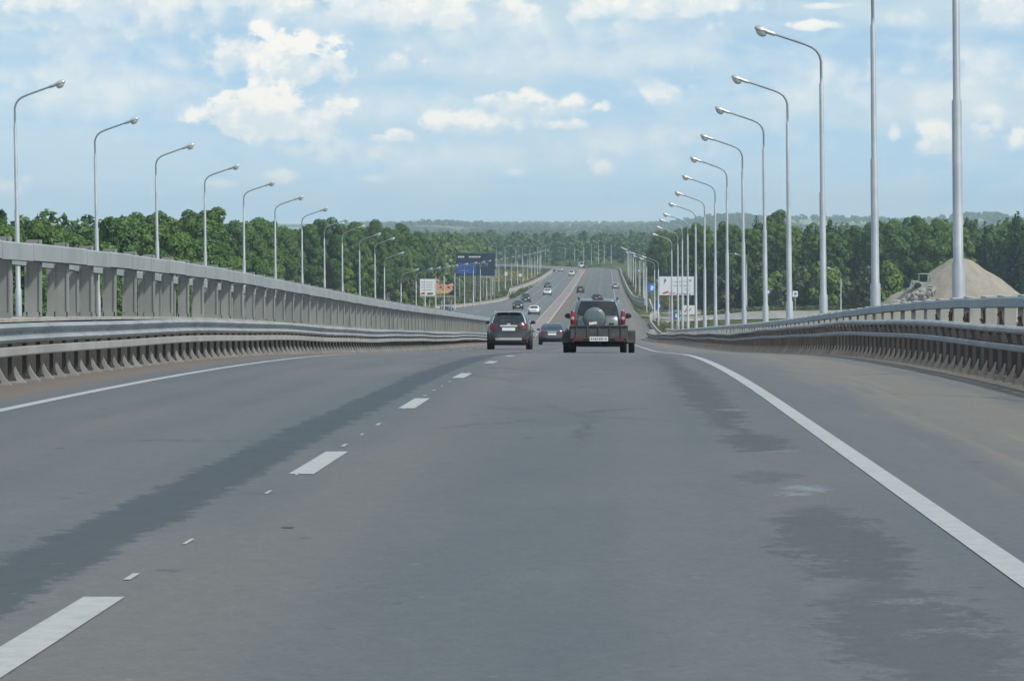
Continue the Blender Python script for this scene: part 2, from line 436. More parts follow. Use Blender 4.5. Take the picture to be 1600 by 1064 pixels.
def carpaint(name, col, metal=.35, rough=.32):
    m, nt, b = newmat(name)
    co = obj_co(nt); n = nt.noise(co, 2.2, 5)
    zz = nt.sep(co)[2]
    dusty = nt.mul(nt.ss(zz, .95, .3), nt.ss(n, .3, .7, .25, .6))
    nt.inp(b.inputs['Base Color'], nt.mix(dusty, (*col, 1), (.14, .13, .115, 1)))
    b.inputs['Metallic'].default_value = metal
    nt.inp(b.inputs['Roughness'], nt.ss(dusty, 0, .6, rough, .75))
    b.inputs['Coat Weight'].default_value = .8; b.inputs['Coat Roughness'].default_value = .05; b.inputs['Coat IOR'].default_value = 1.5
    return m
def bowl_mat():
    m, nt, b = newmat('lamp_bowl')
    b.inputs['Base Color'].default_value = (.62, .66, .64, 1); b.inputs['Roughness'].default_value = .12
    b.inputs['Transmission Weight'].default_value = .35; b.inputs['Coat Weight'].default_value = .6
    return m
M['bowl'] = bowl_mat()

# ------------------------------------------------------------------ setting: terrain
def _vnoise(x, y, s, seed):
    x = x / s; y = y / s
    xi = np.floor(x).astype(np.int64); yi = np.floor(y).astype(np.int64); fx = x - xi; fy = y - yi
    fx = fx * fx * (3 - 2 * fx); fy = fy * fy * (3 - 2 * fy)
    def h(a, b):
        n = (a * 374761393 + b * 668265263 + seed * 144665) & 0x7fffffff
        n = ((n ^ (n >> 13)) * 1274126177) & 0x7fffffff
        return ((n ^ (n >> 16)) & 0xffff) / 65535.0
    return (h(xi, yi) * (1 - fx) + h(xi + 1, yi) * fx) * (1 - fy) + (h(xi, yi + 1) * (1 - fx) + h(xi + 1, yi + 1) * fx) * fy
def _ssv(a, b, x):
    t = np.clip((x - a) / (b - a), 0, 1); return t * t * (3 - 2 * t)
def G(x, y):
    x = np.asarray(x, float); y = np.asarray(y, float)
    base = Pv(np.maximum(y, 470)) - .45
    base = base - 1.3 * _ssv(470, 380, y)
    off = np.abs(x - CXv(y) + 7.5)
    away = _ssv(19, 60, off)
    base = base + away * ((_vnoise(x, y, 40, 3) - .5) * 1.6 + (_vnoise(x, y, 13, 5) - .5) * .5)
    base = base - .55 * _ssv(13.5, 18, off) * (1 - _ssv(24, 40, off))
    base = base + 1.6 * _ssv(45, 110, off) * _ssv(560, 720, y)
    far = np.interp(y, [1900, 2400, 4500, 7000, 8200, 9500], [-1, -.5, 6.5, 15, 15.5, 0])
    base = base + far + _ssv(2300, 3600, y) * ((_vnoise(x, y, 900, 9) - .5) * 5 + (_vnoise(x, y, 260, 10) - .5) * 1.5)
    for (hx, hy, sx, sy, hh) in ((178, 5000, 70, 500, 13), (-262, 4800, 55, 500, 6), (-190, 5100, 70, 500, 3.5), (560, 5200, 60, 400, 15), (330, 5600, 200, 500, 12)):
        base = base + hh * np.exp(-((x - hx) / sx) ** 2 - ((y - hy) / sy) ** 2)
    return base
def g1(x, y): return float(G(np.array([x]), np.array([y]))[0])

def make_ground():
    ys = np.concatenate([np.arange(-260, 380, 16), np.arange(380, 1000, 7), np.arange(1000, 2400, 18), np.arange(2400, 9600, 90)])
    xs = np.concatenate([np.linspace(-4200, -420, 50), np.arange(-400, -130, 14), np.arange(-126, 126, 5), np.arange(130, 401, 14), np.linspace(420, 4200, 50)])
    X, Y = np.meshgrid(xs, ys); Z = G(X, Y)
    V = np.stack([X.ravel(), Y.ravel(), Z.ravel()], 1)
    nx = len(xs); i = np.arange(len(ys) - 1)[:, None] * nx + np.arange(nx - 1)[None]
    i = i.ravel(); Q = np.stack([i, i + 1, i + 1 + nx, i + nx], 1)
    o = np_mesh('ground', V, Q, M['ground'])
    o.data.polygons.foreach_set('use_smooth', [True] * len(o.data.polygons))
    tag(o, kind='structure')
make_ground()

DS = list(range(-60, 560, 4)) + list(range(560, 1320, 12)) + list(range(1320, 2001, 10))
def zoff(d): return .004 + max(0, d - 60) * 2.2e-5
def ribbon(name, mat, l0, l1, ds, zf, dz=0.0, kind='structure', skirt=0.0, curved=True):
    mb = MB()
    f0 = l0 if callable(l0) else (lambda d: l0)
    f1 = l1 if callable(l1) else (lambda d: l1)
    rows = []
    for d in ds:
        c = CX(d) if curved else 0; z = zf(d) + dz
        k = 8
        row = [mb.vert((f0(d) + c + (f1(d) - f0(d)) * j / k, d, z)) for j in range(k + 1)]
        if skirt:
            row = [mb.vert((f0(d) + c, d, z - skirt))] + row + [mb.vert((f1(d) + c, d, z - skirt))]
        rows.append(row)
    for A, B in zip(rows, rows[1:]):
        for j in range(len(A) - 1): mb.face((A[j], A[j + 1], B[j + 1], B[j]))
    o = mb.build(name, mat, fix=False)
    return tag(o, kind=kind)

EDGE_L = lambda d: -8.0 - .3 * sstep(390, 430, d)
ribbon('road', M['asphalt'], EDGE_L, lambda d: 6.0 - 1.3 * sstep(450, 640, d), DS, P, skirt=.5)
ribbon('opposite_road', M['asphalt2'], lambda d: -27.2 + 7.8 * sstep(560, 760, d), lambda d: -10.9 + .5 * sstep(390, 420, d), DS, Po, skirt=.5)
ribbon('median', M['median'], -10.4, EDGE_L, [d for d in DS if d >= 424], P, .03, skirt=.4)

class Marks(MB):
    def strip(s, l0, l1, d0, d1, step=4.0, zf=P):
        n = max(1, int(math.ceil((d1 - d0) / step)))
        ds = [d0 + (d1 - d0) * k / n for k in range(n + 1)]
        rows = [(s.vert((l0 + CX(d), d, zf(d) + zoff(d))), s.vert((l1 + CX(d), d, zf(d) + zoff(d)))) for d in ds]
        for A, B in zip(rows, rows[1:]): s.face((A[0], A[1], B[1], B[0]))
mk = Marks()
mk.strip(1.71, 1.862, -30, 400); mk.strip(1.71, 1.86, 520, 1500, 10)
mk.strip(-6.02, -5.87, -30, 112)
tag(mk.build('edge_line', M['paint'], fix=False), kind='structure')
mk = Marks()
d = 10.75 - 12
while d < 420: mk.strip(-2.08, -1.915, d, d + 3.05, 3.2); d += 12.0
d = 420
while d < 1500: mk.strip(-1.86, -1.70, d, d + 3.5, 4); d += 12.0
for d in np.arange(119, 420, 8): mk.strip(-6.02, -5.87, d, d + 4, 4)
for d in np.arange(424, 1500, 12): mk.strip(-5.2, -5.04, d, d + 3.5, 4)
for d in np.arange(432, 1500, 12): mk.strip(-13.5, -13.35, d, d + 8, 8, Po); mk.strip(-16.5, -16.35, d, d + 8, 8, Po)
tag(mk.build('lane_line', M['paint'], fix=False), kind='structure')
mk = Marks()
mk.strip(-8.55, -8.3, 424, 1480, 8, lambda d: P(d) + .04); mk.strip(-10.35, -10.2, 424, 1480, 8, lambda d: P(d) + .04)
mk.strip(-19.2, -19.05, 760, 1480, 8, Po)
tag(mk.build('median_line', M['paint'], fix=False), kind='structure')
mk = Marks()
for k in range(22):
    d = 8.6 + 2.0 * k
    if (d - 10.75) % 12 < 3.3: continue
    if k % 7 == 5: continue
    w = .010 + .010 * random.random()
    mk.strip(-2.0 - w - .02, -2.0 + w - .02, d, d + .25 + .2 * random.random(), 1)
tag(mk.build('setting_out_mark', M['paint'], fix=False), kind='structure')
mk = Marks()
mk.strip(-1.66, -1.60, 17.75, 17.84, 1)
tag(mk.build('red_stain', M['red'], fix=False), kind='structure')

# side roads beyond the bridge
def path_ribbon(name, mat, pts, w0, w1, lift):
    mb = MB(); rows = []
    n = 40; pts = [Vector(p) for p in pts]
    seg = [(pts[min(len(pts) - 1, int(t * (len(pts) - 1)))], 0) for t in (0,)]
    P3 = []
    for k in range(n + 1):
        t = k / n * (len(pts) - 1); i = min(int(t), len(pts) - 2); f = t - i
        p0 = pts[max(i - 1, 0)]; p1 = pts[i]; p2 = pts[i + 1]; p3 = pts[min(i + 2, len(pts) - 1)]
        P3.append(.5 * ((2 * p1) + (-p0 + p2) * f + (2 * p0 - 5 * p1 + 4 * p2 - p3) * f * f + (-p0 + 3 * p1 - 3 * p2 + p3) * f ** 3))
    for k, p in enumerate(P3):
        t = (P3[min(k + 1, n)] - P3[max(k - 1, 0)]).normalized(); nrm = Vector((-t.y, t.x))
        w = w0 + (w1 - w0) * k / n
        r = []
        for j in range(9):
            q = p + nrm * w * (j / 8 - .5); r.append(mb.vert((q.x, q.y, g1(q.x, q.y) + lift)))
        rows.append(r)
    for A, B in zip(rows, rows[1:]):
        for j in range(8): mb.face((A[j], A[j + 1], B[j + 1], B[j]))
    return tag(mb.build(name, mat, fix=False), kind='structure')
path_ribbon('slip_road', M['asphalt2'], [(-130, 545), (-80, 590), (-48, 640), (-30, 710), (-23, 790)], 10, 7, .22)
path_ribbon('service_road', M['sideroad'], [(15, 640), (24, 634), (40, 624), (75, 612), (150, 600)], 40, 52, .14)

# ------------------------------------------------------------------ bridge structure
def bridge(name, x0, x1, y0, y1, zf, label):
    r = empty(name, ((x0 + x1) / 2, y0, 0), label, 'bridge')
    mb = MB(); ds = list(range(y0, y1 + 1, 8))
    w = x1 - x0
    mb.sweep([(-w / 2, -.03), (w / 2, -.03), (w / 2, -.55), (w * .33, -.75), (w * .28, -1.7), (-w * .28, -1.7), (-w * .33, -.75), (-w / 2, -.55)], ds, lambda d: (x0 + x1) / 2, zf)
    o = mb.build('deck', M['conc'], r); at_world(o, r)
    for yy in range(y0 + 30, y1 - 20, 42):
        zt = zf(yy) - 1.65; xc = (x0 + x1) / 2; zb = g1(xc, yy) - .5
        if zt - zb < .6: continue
        mb = MB()
        for s in (-1, 1): mb.tube([(xc + s * w * .2, yy, zb), (xc + s * w * .2, yy, zt - .5)], .6, 14)
        mb.box((xc, yy, zt - .22), (w * .55, 1.4, .6))
        o = mb.build('pier', M['conc'], r, smooth=True); at_world(o, r)
bridge('bridge', -9.1, 8.5, -60, 428, P, 'concrete road bridge carrying the right-hand carriageway under the camera')
bridge('bridge', -28.4, -10.25, -60, 420, Po, 'concrete bridge of the opposite carriageway behind the tall grey fence')

# ------------------------------------------------------------------ guard rails on the bridge
def wave(s):
    return lambda d: .028 * math.sin(d / 9.5 + s) * sstep(60, 140, d) + .022 * math.sin(d / 23.0 + 2 * s) + .008 * math.sin(d / 3.1 + s)
def stuff_part(mb, name, mat, root, smooth=False):
    o = mb.build(name, mat, root, smooth); at_world(o, root); o['kind'] = 'stuff'; return o
def guard_rail(x, sgn, y0, y1, mats, label, seed, pitch=1.1, flare=None, tube_type=False):
    beam_m, low_m, foot_m = mats
    r = empty('guard_rail', (x, y0, P(y0)), label, 'guard rail', 'steel guard rails on the bridge')
    wv = wave(seed); ds = list(np.arange(y0, y1 + .1, 2.0))
    xf = flare or (lambda d: x)
    W = [(-.012, .74), (.055, .722), (.078, .69), (.055, .655), (.0, .63), (.0, .60), (.055, .575), (.078, .54), (.055, .508), (-.012, .488)]
    prof = [(sgn * a, b) for a, b in W] + [(sgn * (a - .012), b) for a, b in W[::-1]]
    if tube_type:
        W = [(-.02, .74), (.05, .735), (.085, .71), (.085, .67), (.05, .645), (-.02, .64)]
        prof = [(sgn * a, b) for a, b in W]
    mb = MB(); mb.sweep(prof, ds, xf, lambda d: P(d) + wv(d))
    for d in np.arange(y0 + 3.3, min(y1, y0 + 175), 4.4):      # lapped joints
        pr = [(sgn * (a + .006), b + (.004 if b > .6 else -.004)) for a, b in W] + ([] if tube_type else [(sgn * (a - .004), b) for a, b in W[::-1]])
        mb.sweep(pr, [d, d + .32], xf, lambda q: P(q) + wv(q))
    o = mb.build('beam', beam_m, r, smooth=30); at_world(o, r)
    mb = MB(); lw = [(-.03, .45), (.045, .45), (.055, .44), (.055, .35), (.045, .335), (-.03, .335)]
    if tube_type: lw = [(-.03, .50), (.03, .50), (.05, .485), (.05, .435), (.03, .42), (-.03, .42)]
    mb.sweep([(sgn * a, b) for a, b in lw], ds, xf, lambda d: P(d) + wv(d) * .9)
    o = mb.build('lower_rail', low_m, r, smooth=30); at_world(o, r)
    def post(mb, px, py, pz):
        mb.mi = 0
        mb.box((px - sgn * .14, py, pz + .345), (.05, .05, .69))
        if tube_type:
            mb.prism([(px - sgn * .12, pz + .64), (px + sgn * .03, pz + .64), (px + sgn * .0, pz + .58), (px - sgn * .02, pz + .50), (px - sgn * .12, pz + .50)], py - .22, py + .12)
        else: mb.box((px - sgn * .05, py, pz + .60), (.10, .07, .20))
        mb.mi = 1
        a = px - sgn * .105
        mb.prism([(a + sgn * .01, pz + .22), (a + sgn * .025, pz + .10), (a + sgn * .06, pz + .01), (a + sgn * .135, pz + .01), (a + sgn * .14, pz + .04), (a + sgn * .085, pz + .10), (a + sgn * .048, pz + .17), (a + sgn * .03, pz + .22)], py - .02, py + .02)
        mb.box((px - sgn * .06, py, pz + .012), (.24, .10, .024))
    proto = None; rest = MB(); k = 0
    for d in np.arange(y0 + .4, y1, pitch):
        if d < 34: post(rest, xf(d), d, P(d)); continue
        if k < 100:
            if proto is None:
                m0 = MB(); post(m0, 0, 0, 0); proto = m0.build('post', [M['poststeel'], foot_m], r); o = proto
            else:
                o = proto.copy(); COL.objects.link(o); o.parent = r
            o.location = Vector((xf(d), d, P(d))) - r.location
            o.rotation_euler = (rad(random.uniform(-1.5, 1.5)), 0, rad(random.uniform(-4, 4)))
        else: post(rest, xf(d), d, P(d))
        k += 1
    if rest.v: stuff_part(rest, 'post', [M['poststeel'], foot_m], r)
    return r
def flareR(d): return 5.16 - 1.0 * sstep(250, 365, d)
def flareL(d): return -7.40 - .9 * sstep(360, 400, d)
gl = guard_rail(-7.40, 1, -6.0, 398, (M['zinc'], M['lowrail'], M['foot']), 'pale steel guard rail along the left edge of the bridge, in front of tall fence', .4, flare=flareL)
mb = MB()   # rounded nose at the end of the left rail
pts = [(-8.3 + .0, 398), (-8.25, 399), (-8.35, 399.8), (-8.75, 400), (-9.15, 399.6), (-9.2, 398)]
for a, b in zip(pts, pts[1:]):
    for z0, z1 in ((.49, .74), (.335, .45)):
        q = Vector((b[0] - a[0], b[1] - a[1])); n = Vector((-q.y, q.x)).normalized() * .03
        z = P(398)
        vs = [(a[0] + n.x, a[1] + n.y), (b[0] + n.x, b[1] + n.y), (b[0] - n.x, b[1] - n.y), (a[0] - n.x, a[1] - n.y)]
        i = [mb.vert((*v, z + z0)) for v in vs] + [mb.vert((*v, z + z1)) for v in vs]
        for qd in ((3, 2, 1, 0), (4, 5, 6, 7), (0, 1, 5, 4), (1, 2, 6, 5), (2, 3, 7, 6), (3, 0, 4, 7)): mb.face([i[t] for t in qd])
for a in (pts[0], pts[3], pts[5]): mb.box((a[0], a[1], P(398) + .35), (.1, .1, .7))
o = mb.build('end_nose', M['zinc'], gl); at_world(o, gl)
guard_rail(5.16, -1, -6.0, 366, (M['zinc'], M['zinc_dark'], M['foot_r']), 'dull blue-grey steel guard rail along the right edge of the bridge', 1.9, flare=flareR, tube_type=True)

# ------------------------------------------------------------------ bridge fences
def fence(x, sgn, y0, y1, zf, ledge, top, mats, label, rail_h, pitch=2.6, pw=.20, graffiti=False, pd=.15):
    post_m, rail_m = mats; cap = .075 if pd < .3 else .03
    r = empty('bridge_fence', (x, y0, zf(y0)), label, 'fence')
    ds = list(np.arange(y0, y1 + .1, 2.6))
    mb = MB(); wb = .30
    mb.sweep([(-wb, -.02), (wb, -.02), (wb, ledge - .03), (wb - .03, ledge), (-wb + .03, ledge), (-wb, ledge - .03)], ds, lambda d: x, zf)
    o = mb.build('base_wall', M['wall'], r); at_world(o, r)
    mb = MB()
    mb.sweep([(-wb - .03, ledge + .002), (wb + .03, ledge + .002), (wb + .03, ledge + .05), (-wb - .03, ledge + .05)], ds, lambda d: x, zf)
    o = mb.build('ledge', M['conc'], r); at_world(o, r)
    mb = MB(); rx = sgn * (pw / 2 + .06)
    k = 0
    for d in np.arange(y0, y1, pitch):
        a, b = d + .02, d + pitch - .02
        j = .006 * math.sin(k * 2.3); k += 1
        mb.sweep([(rx - .055, top - rail_h + j), (rx + .055, top - rail_h + j), (rx + .055, top - .02 + j), (rx + .035, top + j), (rx - .035, top + j), (rx - .055, top - .02 + j)], [a, (a + b) / 2, b], lambda q: x, zf)
    o = mb.build('top_rail', rail_m, r); at_world(o, r)
    mb = MB()
    mb.sweep([(rx - .04, top - rail_h - .012), (rx + .04, top - rail_h - .012), (rx + .04, top - .03), (rx - .04, top - .03)], ds, lambda d: x, zf)
    o = mb.build('rail_core', M['ink'], r); at_world(o, r)
    def post(mb, px, py, pz, h0, h1):
        mb.box((px, py, pz + (h0 + h1) / 2), (pw, pd, h1 - h0))
        mb.box((px, py - pd / 2 - .01, pz + h0 + .04), (pw + .05, .02, .08))
        for s in ((-1, 1) if pd < .3 else ()): mb.box((px + s * (pw / 2 - .006), py, pz + (h0 + h1) / 2), (.02, .19, h1 - h0 - .01))
    proto = None; rest = MB(); k = 0
    for d in np.arange(y0 + pitch / 2, y1, pitch):
        if d < 40: post(rest, x, d, zf(d), ledge + .05, top + cap); continue
        if k < 100:
            if proto is None:
                m0 = MB(); post(m0, 0, 0, 0, ledge + .05, top + cap); proto = m0.build('post', post_m, r); o = proto
            else:
                o = proto.copy(); COL.objects.link(o); o.parent = r
            o.location = Vector((x, d, zf(d))) - r.location
            o.rotation_euler = (0, rad(random.uniform(-.35, .35)), rad(random.uniform(-1.5, 1.5)))
        else: post(rest, x, d, zf(d), ledge + .05, top + cap)
        k += 1
    if rest.v: stuff_part(rest, 'post', post_m, r)
    if graffiti:
        ks = [d for d in np.arange(y0 + pitch / 2, y1, pitch) if 46 < d < 66]
        gr = random.Random(4)
        for d in ks:
            mb = MB()
            pts = [(gr.uniform(-.38, .38), gr.uniform(ledge + .16, top - rail_h - .06)) for q in range(9)]
            for q, (p0, p1) in enumerate(zip(pts, pts[1:])):
                w = gr.uniform(.012, .030); xx = x - pw / 2 - .002 - q * .0006
                mb.tube([(xx, d + p0[0], zf(d) + p0[1]), (xx, d + p1[0], zf(d) + p1[1])], w, 6)
            o = mb.build('graffiti', M['graffiti'], r); at_world(o, r); o['label'] = 'red spray paint scrawl on a near post'
    return r
fence(-8.45, 1, -7.2, 380, P, .74, 1.86, (M['fence'], M['fence_rail']), 'tall grey fence with wide upright posts along the left side of the bridge', .25)
fence(-10.62, 1, -7.4, 380, P, .74, 1.86, (M['fence'], M['fence_rail']), 'second grey fence glimpsed through the gaps of the tall left fence', .16)
fence(6.25, -1, -6.4, 362, P, .45, 1.10, (M['fence_r'], M['rail_r']), 'low beige fence with blue-grey top rail along the right side of the bridge', .15, pw=.18, graffiti=True, pd=.85)
# the outer rail of the opposite bridge
r = empty('outer_guard_rail', (-27.0, 60, Po(60)), 'thin steel rail along the far edge of the opposite carriageway, behind both fences', 'guard rail')
mb = MB(); ds = list(np.arange(60, 420, 6.0)); mb.sweep([(-.02, .44), (.06, .46), (.06, .72), (-.02, .74)], ds, lambda d: -27.0, Po)
o = mb.build('beam', M['zinc'], r); at_world(o, r)
m0 = MB(); m0.box((0, 0, .35), (.1, .12, .7)); proto = m0.build('post', M['foot'], r)
for k, d in enumerate(np.arange(60, 420, 4.0)):
    o = proto if k == 0 else proto.copy()
    if k: COL.objects.link(o); o.parent = r
    o.location = Vector((-27.08, d, Po(d))) - r.location

# concrete end block and far kerb barriers
r = empty('concrete_block', (4.75, 367.6, P(367.6)), 'pale concrete end block where the right guard rail stops', 'concrete block')
mb = MB(); mb.prism([(-.55, -.1), (.55, -.1), (.5, .62), (.22, .95), (-.25, .95), (-.5, .6)], -.6, .6); mb.build('block', M['conc'], r)
mb = MB(); mb.box((0, -.62, .06), (1.3, 1.6, .12)); mb.build('footing', M['wall'], r)
def barrier(pts, label, w=.45, h=.72):
    pts = [Vector(p) for p in pts]
    r = empty('roadside_barrier', (pts[0].x, pts[0].y, g1(pts[0].x, pts[0].y)), label, 'barrier')
    P3 = []; n = 70
    for k in range(n + 1):
        t = k / n * (len(pts) - 1); i = min(int(t), len(pts) - 2); f = t - i
        p0 = pts[max(i - 1, 0)]; p1 = pts[i]; p2 = pts[i + 1]; p3 = pts[min(i + 2, len(pts) - 1)]
        P3.append(.5 * ((2 * p1) + (-p0 + p2) * f + (2 * p0 - 5 * p1 + 4 * p2 - p3) * f * f + (-p0 + 3 * p1 - 3 * p2 + p3) * f ** 3))
    def sw(prof, name, mat):
        mb = MB(); rows = []
        for k, p in enumerate(P3):
            t = (P3[min(k + 1, n)] - P3[max(k - 1, 0)]).normalized(); nr = Vector((t.y, -t.x))
            z = max(P(p.y), g1(p.x, p.y)) if abs(p.x - CX(p.y) + 7.5) < 16 else g1(p.x, p.y)
            rows.append([mb.vert((p.x + nr.x * a, p.y + nr.y * a, z + b)) for a, b in prof])
        q = len(prof)
        for A, B in zip(rows, rows[1:]):
            for j in range(q): mb.face((A[j], A[(j + 1) % q], B[(j + 1) % q], B[j]))
        mb.face(rows[0][::-1]); mb.face(rows[-1])
        o = mb.build(name, mat, r); at_world(o, r)
    sw([(-w / 2, -.6), (w / 2, -.6), (w / 2, .18), (w * .22, h * .5), (w * .18, h), (-w * .18, h), (-w * .22, h * .5), (-w / 2, .18)], 'wall', M['conc'])
    sw([(-w * .30, h + .002), (w * .30, h + .002), (w * .30, h + .1), (-w * .30, h + .1)], 'coping', M['lowrail'])
    return r
barrier([(-95, 605), (-55, 655), (-34, 720), (-25.5, 800), (-21.5, 920), (-20.2, 1100), (-20.2, 1300)], 'pale concrete barrier curving along the left verge of the distant road')
barrier([(18, 665), (9, 668), (5.8, 700), (5.2, 800), (5.0, 1000), (4.9, 1150), (4.9, 1330), (2, 1420), (-6, 1500)], 'pale concrete barrier along the right verge of the distant road', .5, .8)
barrier([(5.9, 375), (6.1, 440), (6.3, 500), (7.5, 560), (12, 600), (19, 617)], 'low barrier beside the right verge just past the bridge end', .35, .5)

# ------------------------------------------------------------------ street lamps
def make_lamp(label, H=11.6, group=None, detail=True):
    r = empty('street_lamp', (0, 0, 0), label, 'street lamp', group)
    n = 14 if detail else 7
    k = H / 11.6
    mb = MB()
    mb.lathe([(.20, 0), (.20, .05), (.155, .06), (.150, 2.05 * k), (.118, 2.1 * k), (.112, 5.75 * k), (.086, 5.8 * k), (.076, 9.7 * k), (.055, 9.73 * k), (.054, 9.9 * k)], 'Z', n=n)
    mb.build('pole', M['pole'], r, smooth=50)
    if detail:
        mb = MB(); mb.box((0, -.148, 1.0), (.13, .03, .42)); mb.box((.0, -.165, 1.0), (.10, .02, .36)); mb.build('hatch', M['pole'], r)
        mb = MB()
        for s in range(6):
            a = s * math.pi / 3; mb.lathe([(.02, .05), (.02, .09)], 'Z', (.175 * math.cos(a), .175 * math.sin(a), 0), 6)
        mb.build('anchor_bolt', M['foot'], r)
    z = 9.9 * k; b = z
    pts = [(0, 0, z), (0, 0, z + .62), (-.05, 0, z + .82), (-.16, 0, z + 1.0), (-.34, 0, z + 1.14), (-.6, 0, z + 1.25), (-1.1, 0, z + 1.42), (-1.72, 0, z + 1.63)]
    mb = MB(); mb.tube(pts, [.048] * 4 + [.045] * 3 + [.042], 8 if detail else 5); mb.build('arm', M['arm'], r, smooth=60)
    # head: neck casting, shell and glass bowl, tilted with the arm
    ang = rad(17)
    mb = MB(); X0 = -1.66; Z0 = z + 1.61
    def tp(a, up, side=0): return (X0 - a * 1.12 * math.cos(ang), side * 1.1, Z0 + a * 1.12 * math.sin(ang) + up * 1.2)
    ns = 12 if detail else 6
    rows = []
    for (a, w, hu, hd) in ((0, .05, .05, .05), (.03, .075, .07, .06), (.20, .085, .075, .065), (.27, .10, .085, .06), (.36, .135, .12, .03), (.50, .155, .135, .02), (.62, .14, .115, .02), (.70, .09, .06, .015), (.72, .03, .02, .01)):
        ring = []
        for j in range(ns):
            t = 2 * math.pi * j / ns; s = math.sin(t)
            ring.append(mb.vert(tp(a, s * (hu if s > 0 else hd), w * math.cos(t))))
        rows.append(ring)
    for A, B in zip(rows, rows[1:]):
        for j in range(ns): mb.face((A[j], A[(j + 1) % ns], B[(j + 1) % ns], B[j]))
    mb.face(rows[0][::-1]); mb.face(rows[-1])
    hd = mb.build('lamp_head', M['lamphead'], r, smooth=60)
    mb = MB(); rows = []
    for (u, sc) in ((0, 1), (.06, .97), (.12, .8), (.165, .5), (.18, .15)):
        rows.append([mb.vert(tp(.49 + .19 * sc * math.cos(2 * math.pi * j / ns), -.012 - u, .135 * sc * math.sin(2 * math.pi * j / ns))) for j in range(ns)])
    for A, B in zip(rows, rows[1:]):
        for j in range(ns): mb.face((A[j], A[(j + 1) % ns], B[(j + 1) % ns], B[j]))
    mb.face(rows[0][::-1]); mb.face(rows[-1])
    mb.build('glass_bowl', M['bowl'], hd, smooth=60)
    return r
def place(o, x, y, z, rz=0, lean=0, label=None, group=None):
    o.location = (x, y, z); o.rotation_euler = (0, lean, rz)
    if label: o['label'] = label
    if group: o['group'] = group
    return o
lampA = make_lamp('x', 11.6); used = [False]
def bridge_lamp(*a, **k):
    o = lampA if not used[0] else copy_tree(lampA); used[0] = True
    return place(o, *a, **k)
def stretch(o, y, z, d): o.scale = (1, 1, (hgt(y, d) - z) / 11.62)
for i, (px, py) in enumerate(((1497, None), (1368, None), (1287, 50), (1234, 125), (1196.5, 173), (1163, 215), (1136.5, 250), (1118, 278), (1101.5, 303), (1087.5, 320), (1075, 336), (1066.5, 345), (1059.5, 356), (1050, 367))):
    d = 8.0 * F / (px - VX)
    if i == 0: lb = 'nearest and thickest lamp pole at the right edge, its top cut off by the frame'
    elif i == 1: lb = 'second lamp pole from the right edge, its top just out of the frame'
    else: lb = f'{ORD[i]} street lamp from the right edge along the right fence, arm reaching left'
    o = bridge_lamp(8.0, d, P(d), 0, rad(-.75 if i < 6 else -.3), label=lb, group='street lamps along the right of the bridge')
    if py: stretch(o, py, P(d), d)
    else: o.scale = (1, 1, 1)
for i, (px, py) in enumerate(((26, 133), (151, 190), (246, 230), (320, 262), (381, 288), (430, 310), (472, 328), (507, 345), (535, 355), (562, 367), (586, 374))):
    d = 27.8 * F / (VX - px)
    o = bridge_lamp(-27.8, d, Po(d), math.pi, rad(.85 if i < 3 else .3), label=f'{ORD[i]} street lamp from the left edge, rising behind the tall grey fence', group='street lamps along the left bridge')
    stretch(o, py, Po(d), d)
lampB = make_lamp('small street lamp in the distant row right of the far road', 9.4, 'small street lamps along the distant right verge', False)
first = [True]
def far_lamp(x, y, z, rz, label, group):
    o = lampB if first[0] else copy_tree(lampB); first[0] = False
    return place(o, x, y, z, rz, 0, label, group)
RF = [496, 548, 606, 655, 715, 782, 850, 925, 1005, 1090, 1180, 1275]
rl = random.Random(12)
for d in RF:
    x = 7.4 + CX(d) + rl.uniform(-.5, .4); zb = max(g1(x, d), P(d) - .3) + rl.uniform(-.5, .35)
    far_lamp(x, d, zb, 0, 'small street lamp in the distant row right of the far road', 'small street lamps along the distant right verge')
for px, d in ((953, 1400), (942, 1450), (933, 1490), (922, 1520), (910, 1555), (896, 1590), (881, 1625), (865, 1660), (850, 1640), (838, 1690)):
    x = lat(px + 2, d); far_lamp(x, d, hgt(413, d), rad(20), 'tiny street lamp along the outside of the far bend, before dark woods', 'tiny street lamps on the far bend')
LF = [433, 468, 505, 530, 563, 592, 634, 677, 722, 762, 802, 842, 882] + [925 + 45 * i for i in range(9)]
for i, d in enumerate(LF):
    x = -27.6 + 3.0 * sstep(800, 1200, d) + CX(d); zb = min(g1(x, d), P(d) - .9) if i else hgt(398, d) - 9.6
    if i < 9: lb = f'{ORD[i]} of the small lamps past the end of the left fence, counted from the left'
    else: lb = 'small street lamp in the distant row left of the far road'
    far_lamp(x, d, zb, math.pi, lb, 'small street lamps along the distant left verge')
for px, d in ((776, 1480), (789, 1450), (806, 1500), (816, 1540), (828, 1430), (845, 1400)):
    x = lat(px, d); far_lamp(x, d, hgt(385, d) - 9.5, math.pi * (px % 2) + rad(25), 'tiny street lamp inside the far bend, seen over yellow weeds', 'tiny street lamps inside the far bend')
o = far_lamp(lat(1313, 600), 600, hgt(422, 600) - 9.4, rad(0), 'lone small street lamp before the dark trees, left of the sand heap', None); o.pop('group', None)
o = far_lamp(lat(1166, 640), 640, hgt(400, 640) - 9.4, rad(20), 'lone small street lamp behind the thick poles beside the service road', None); o.pop('group', None)

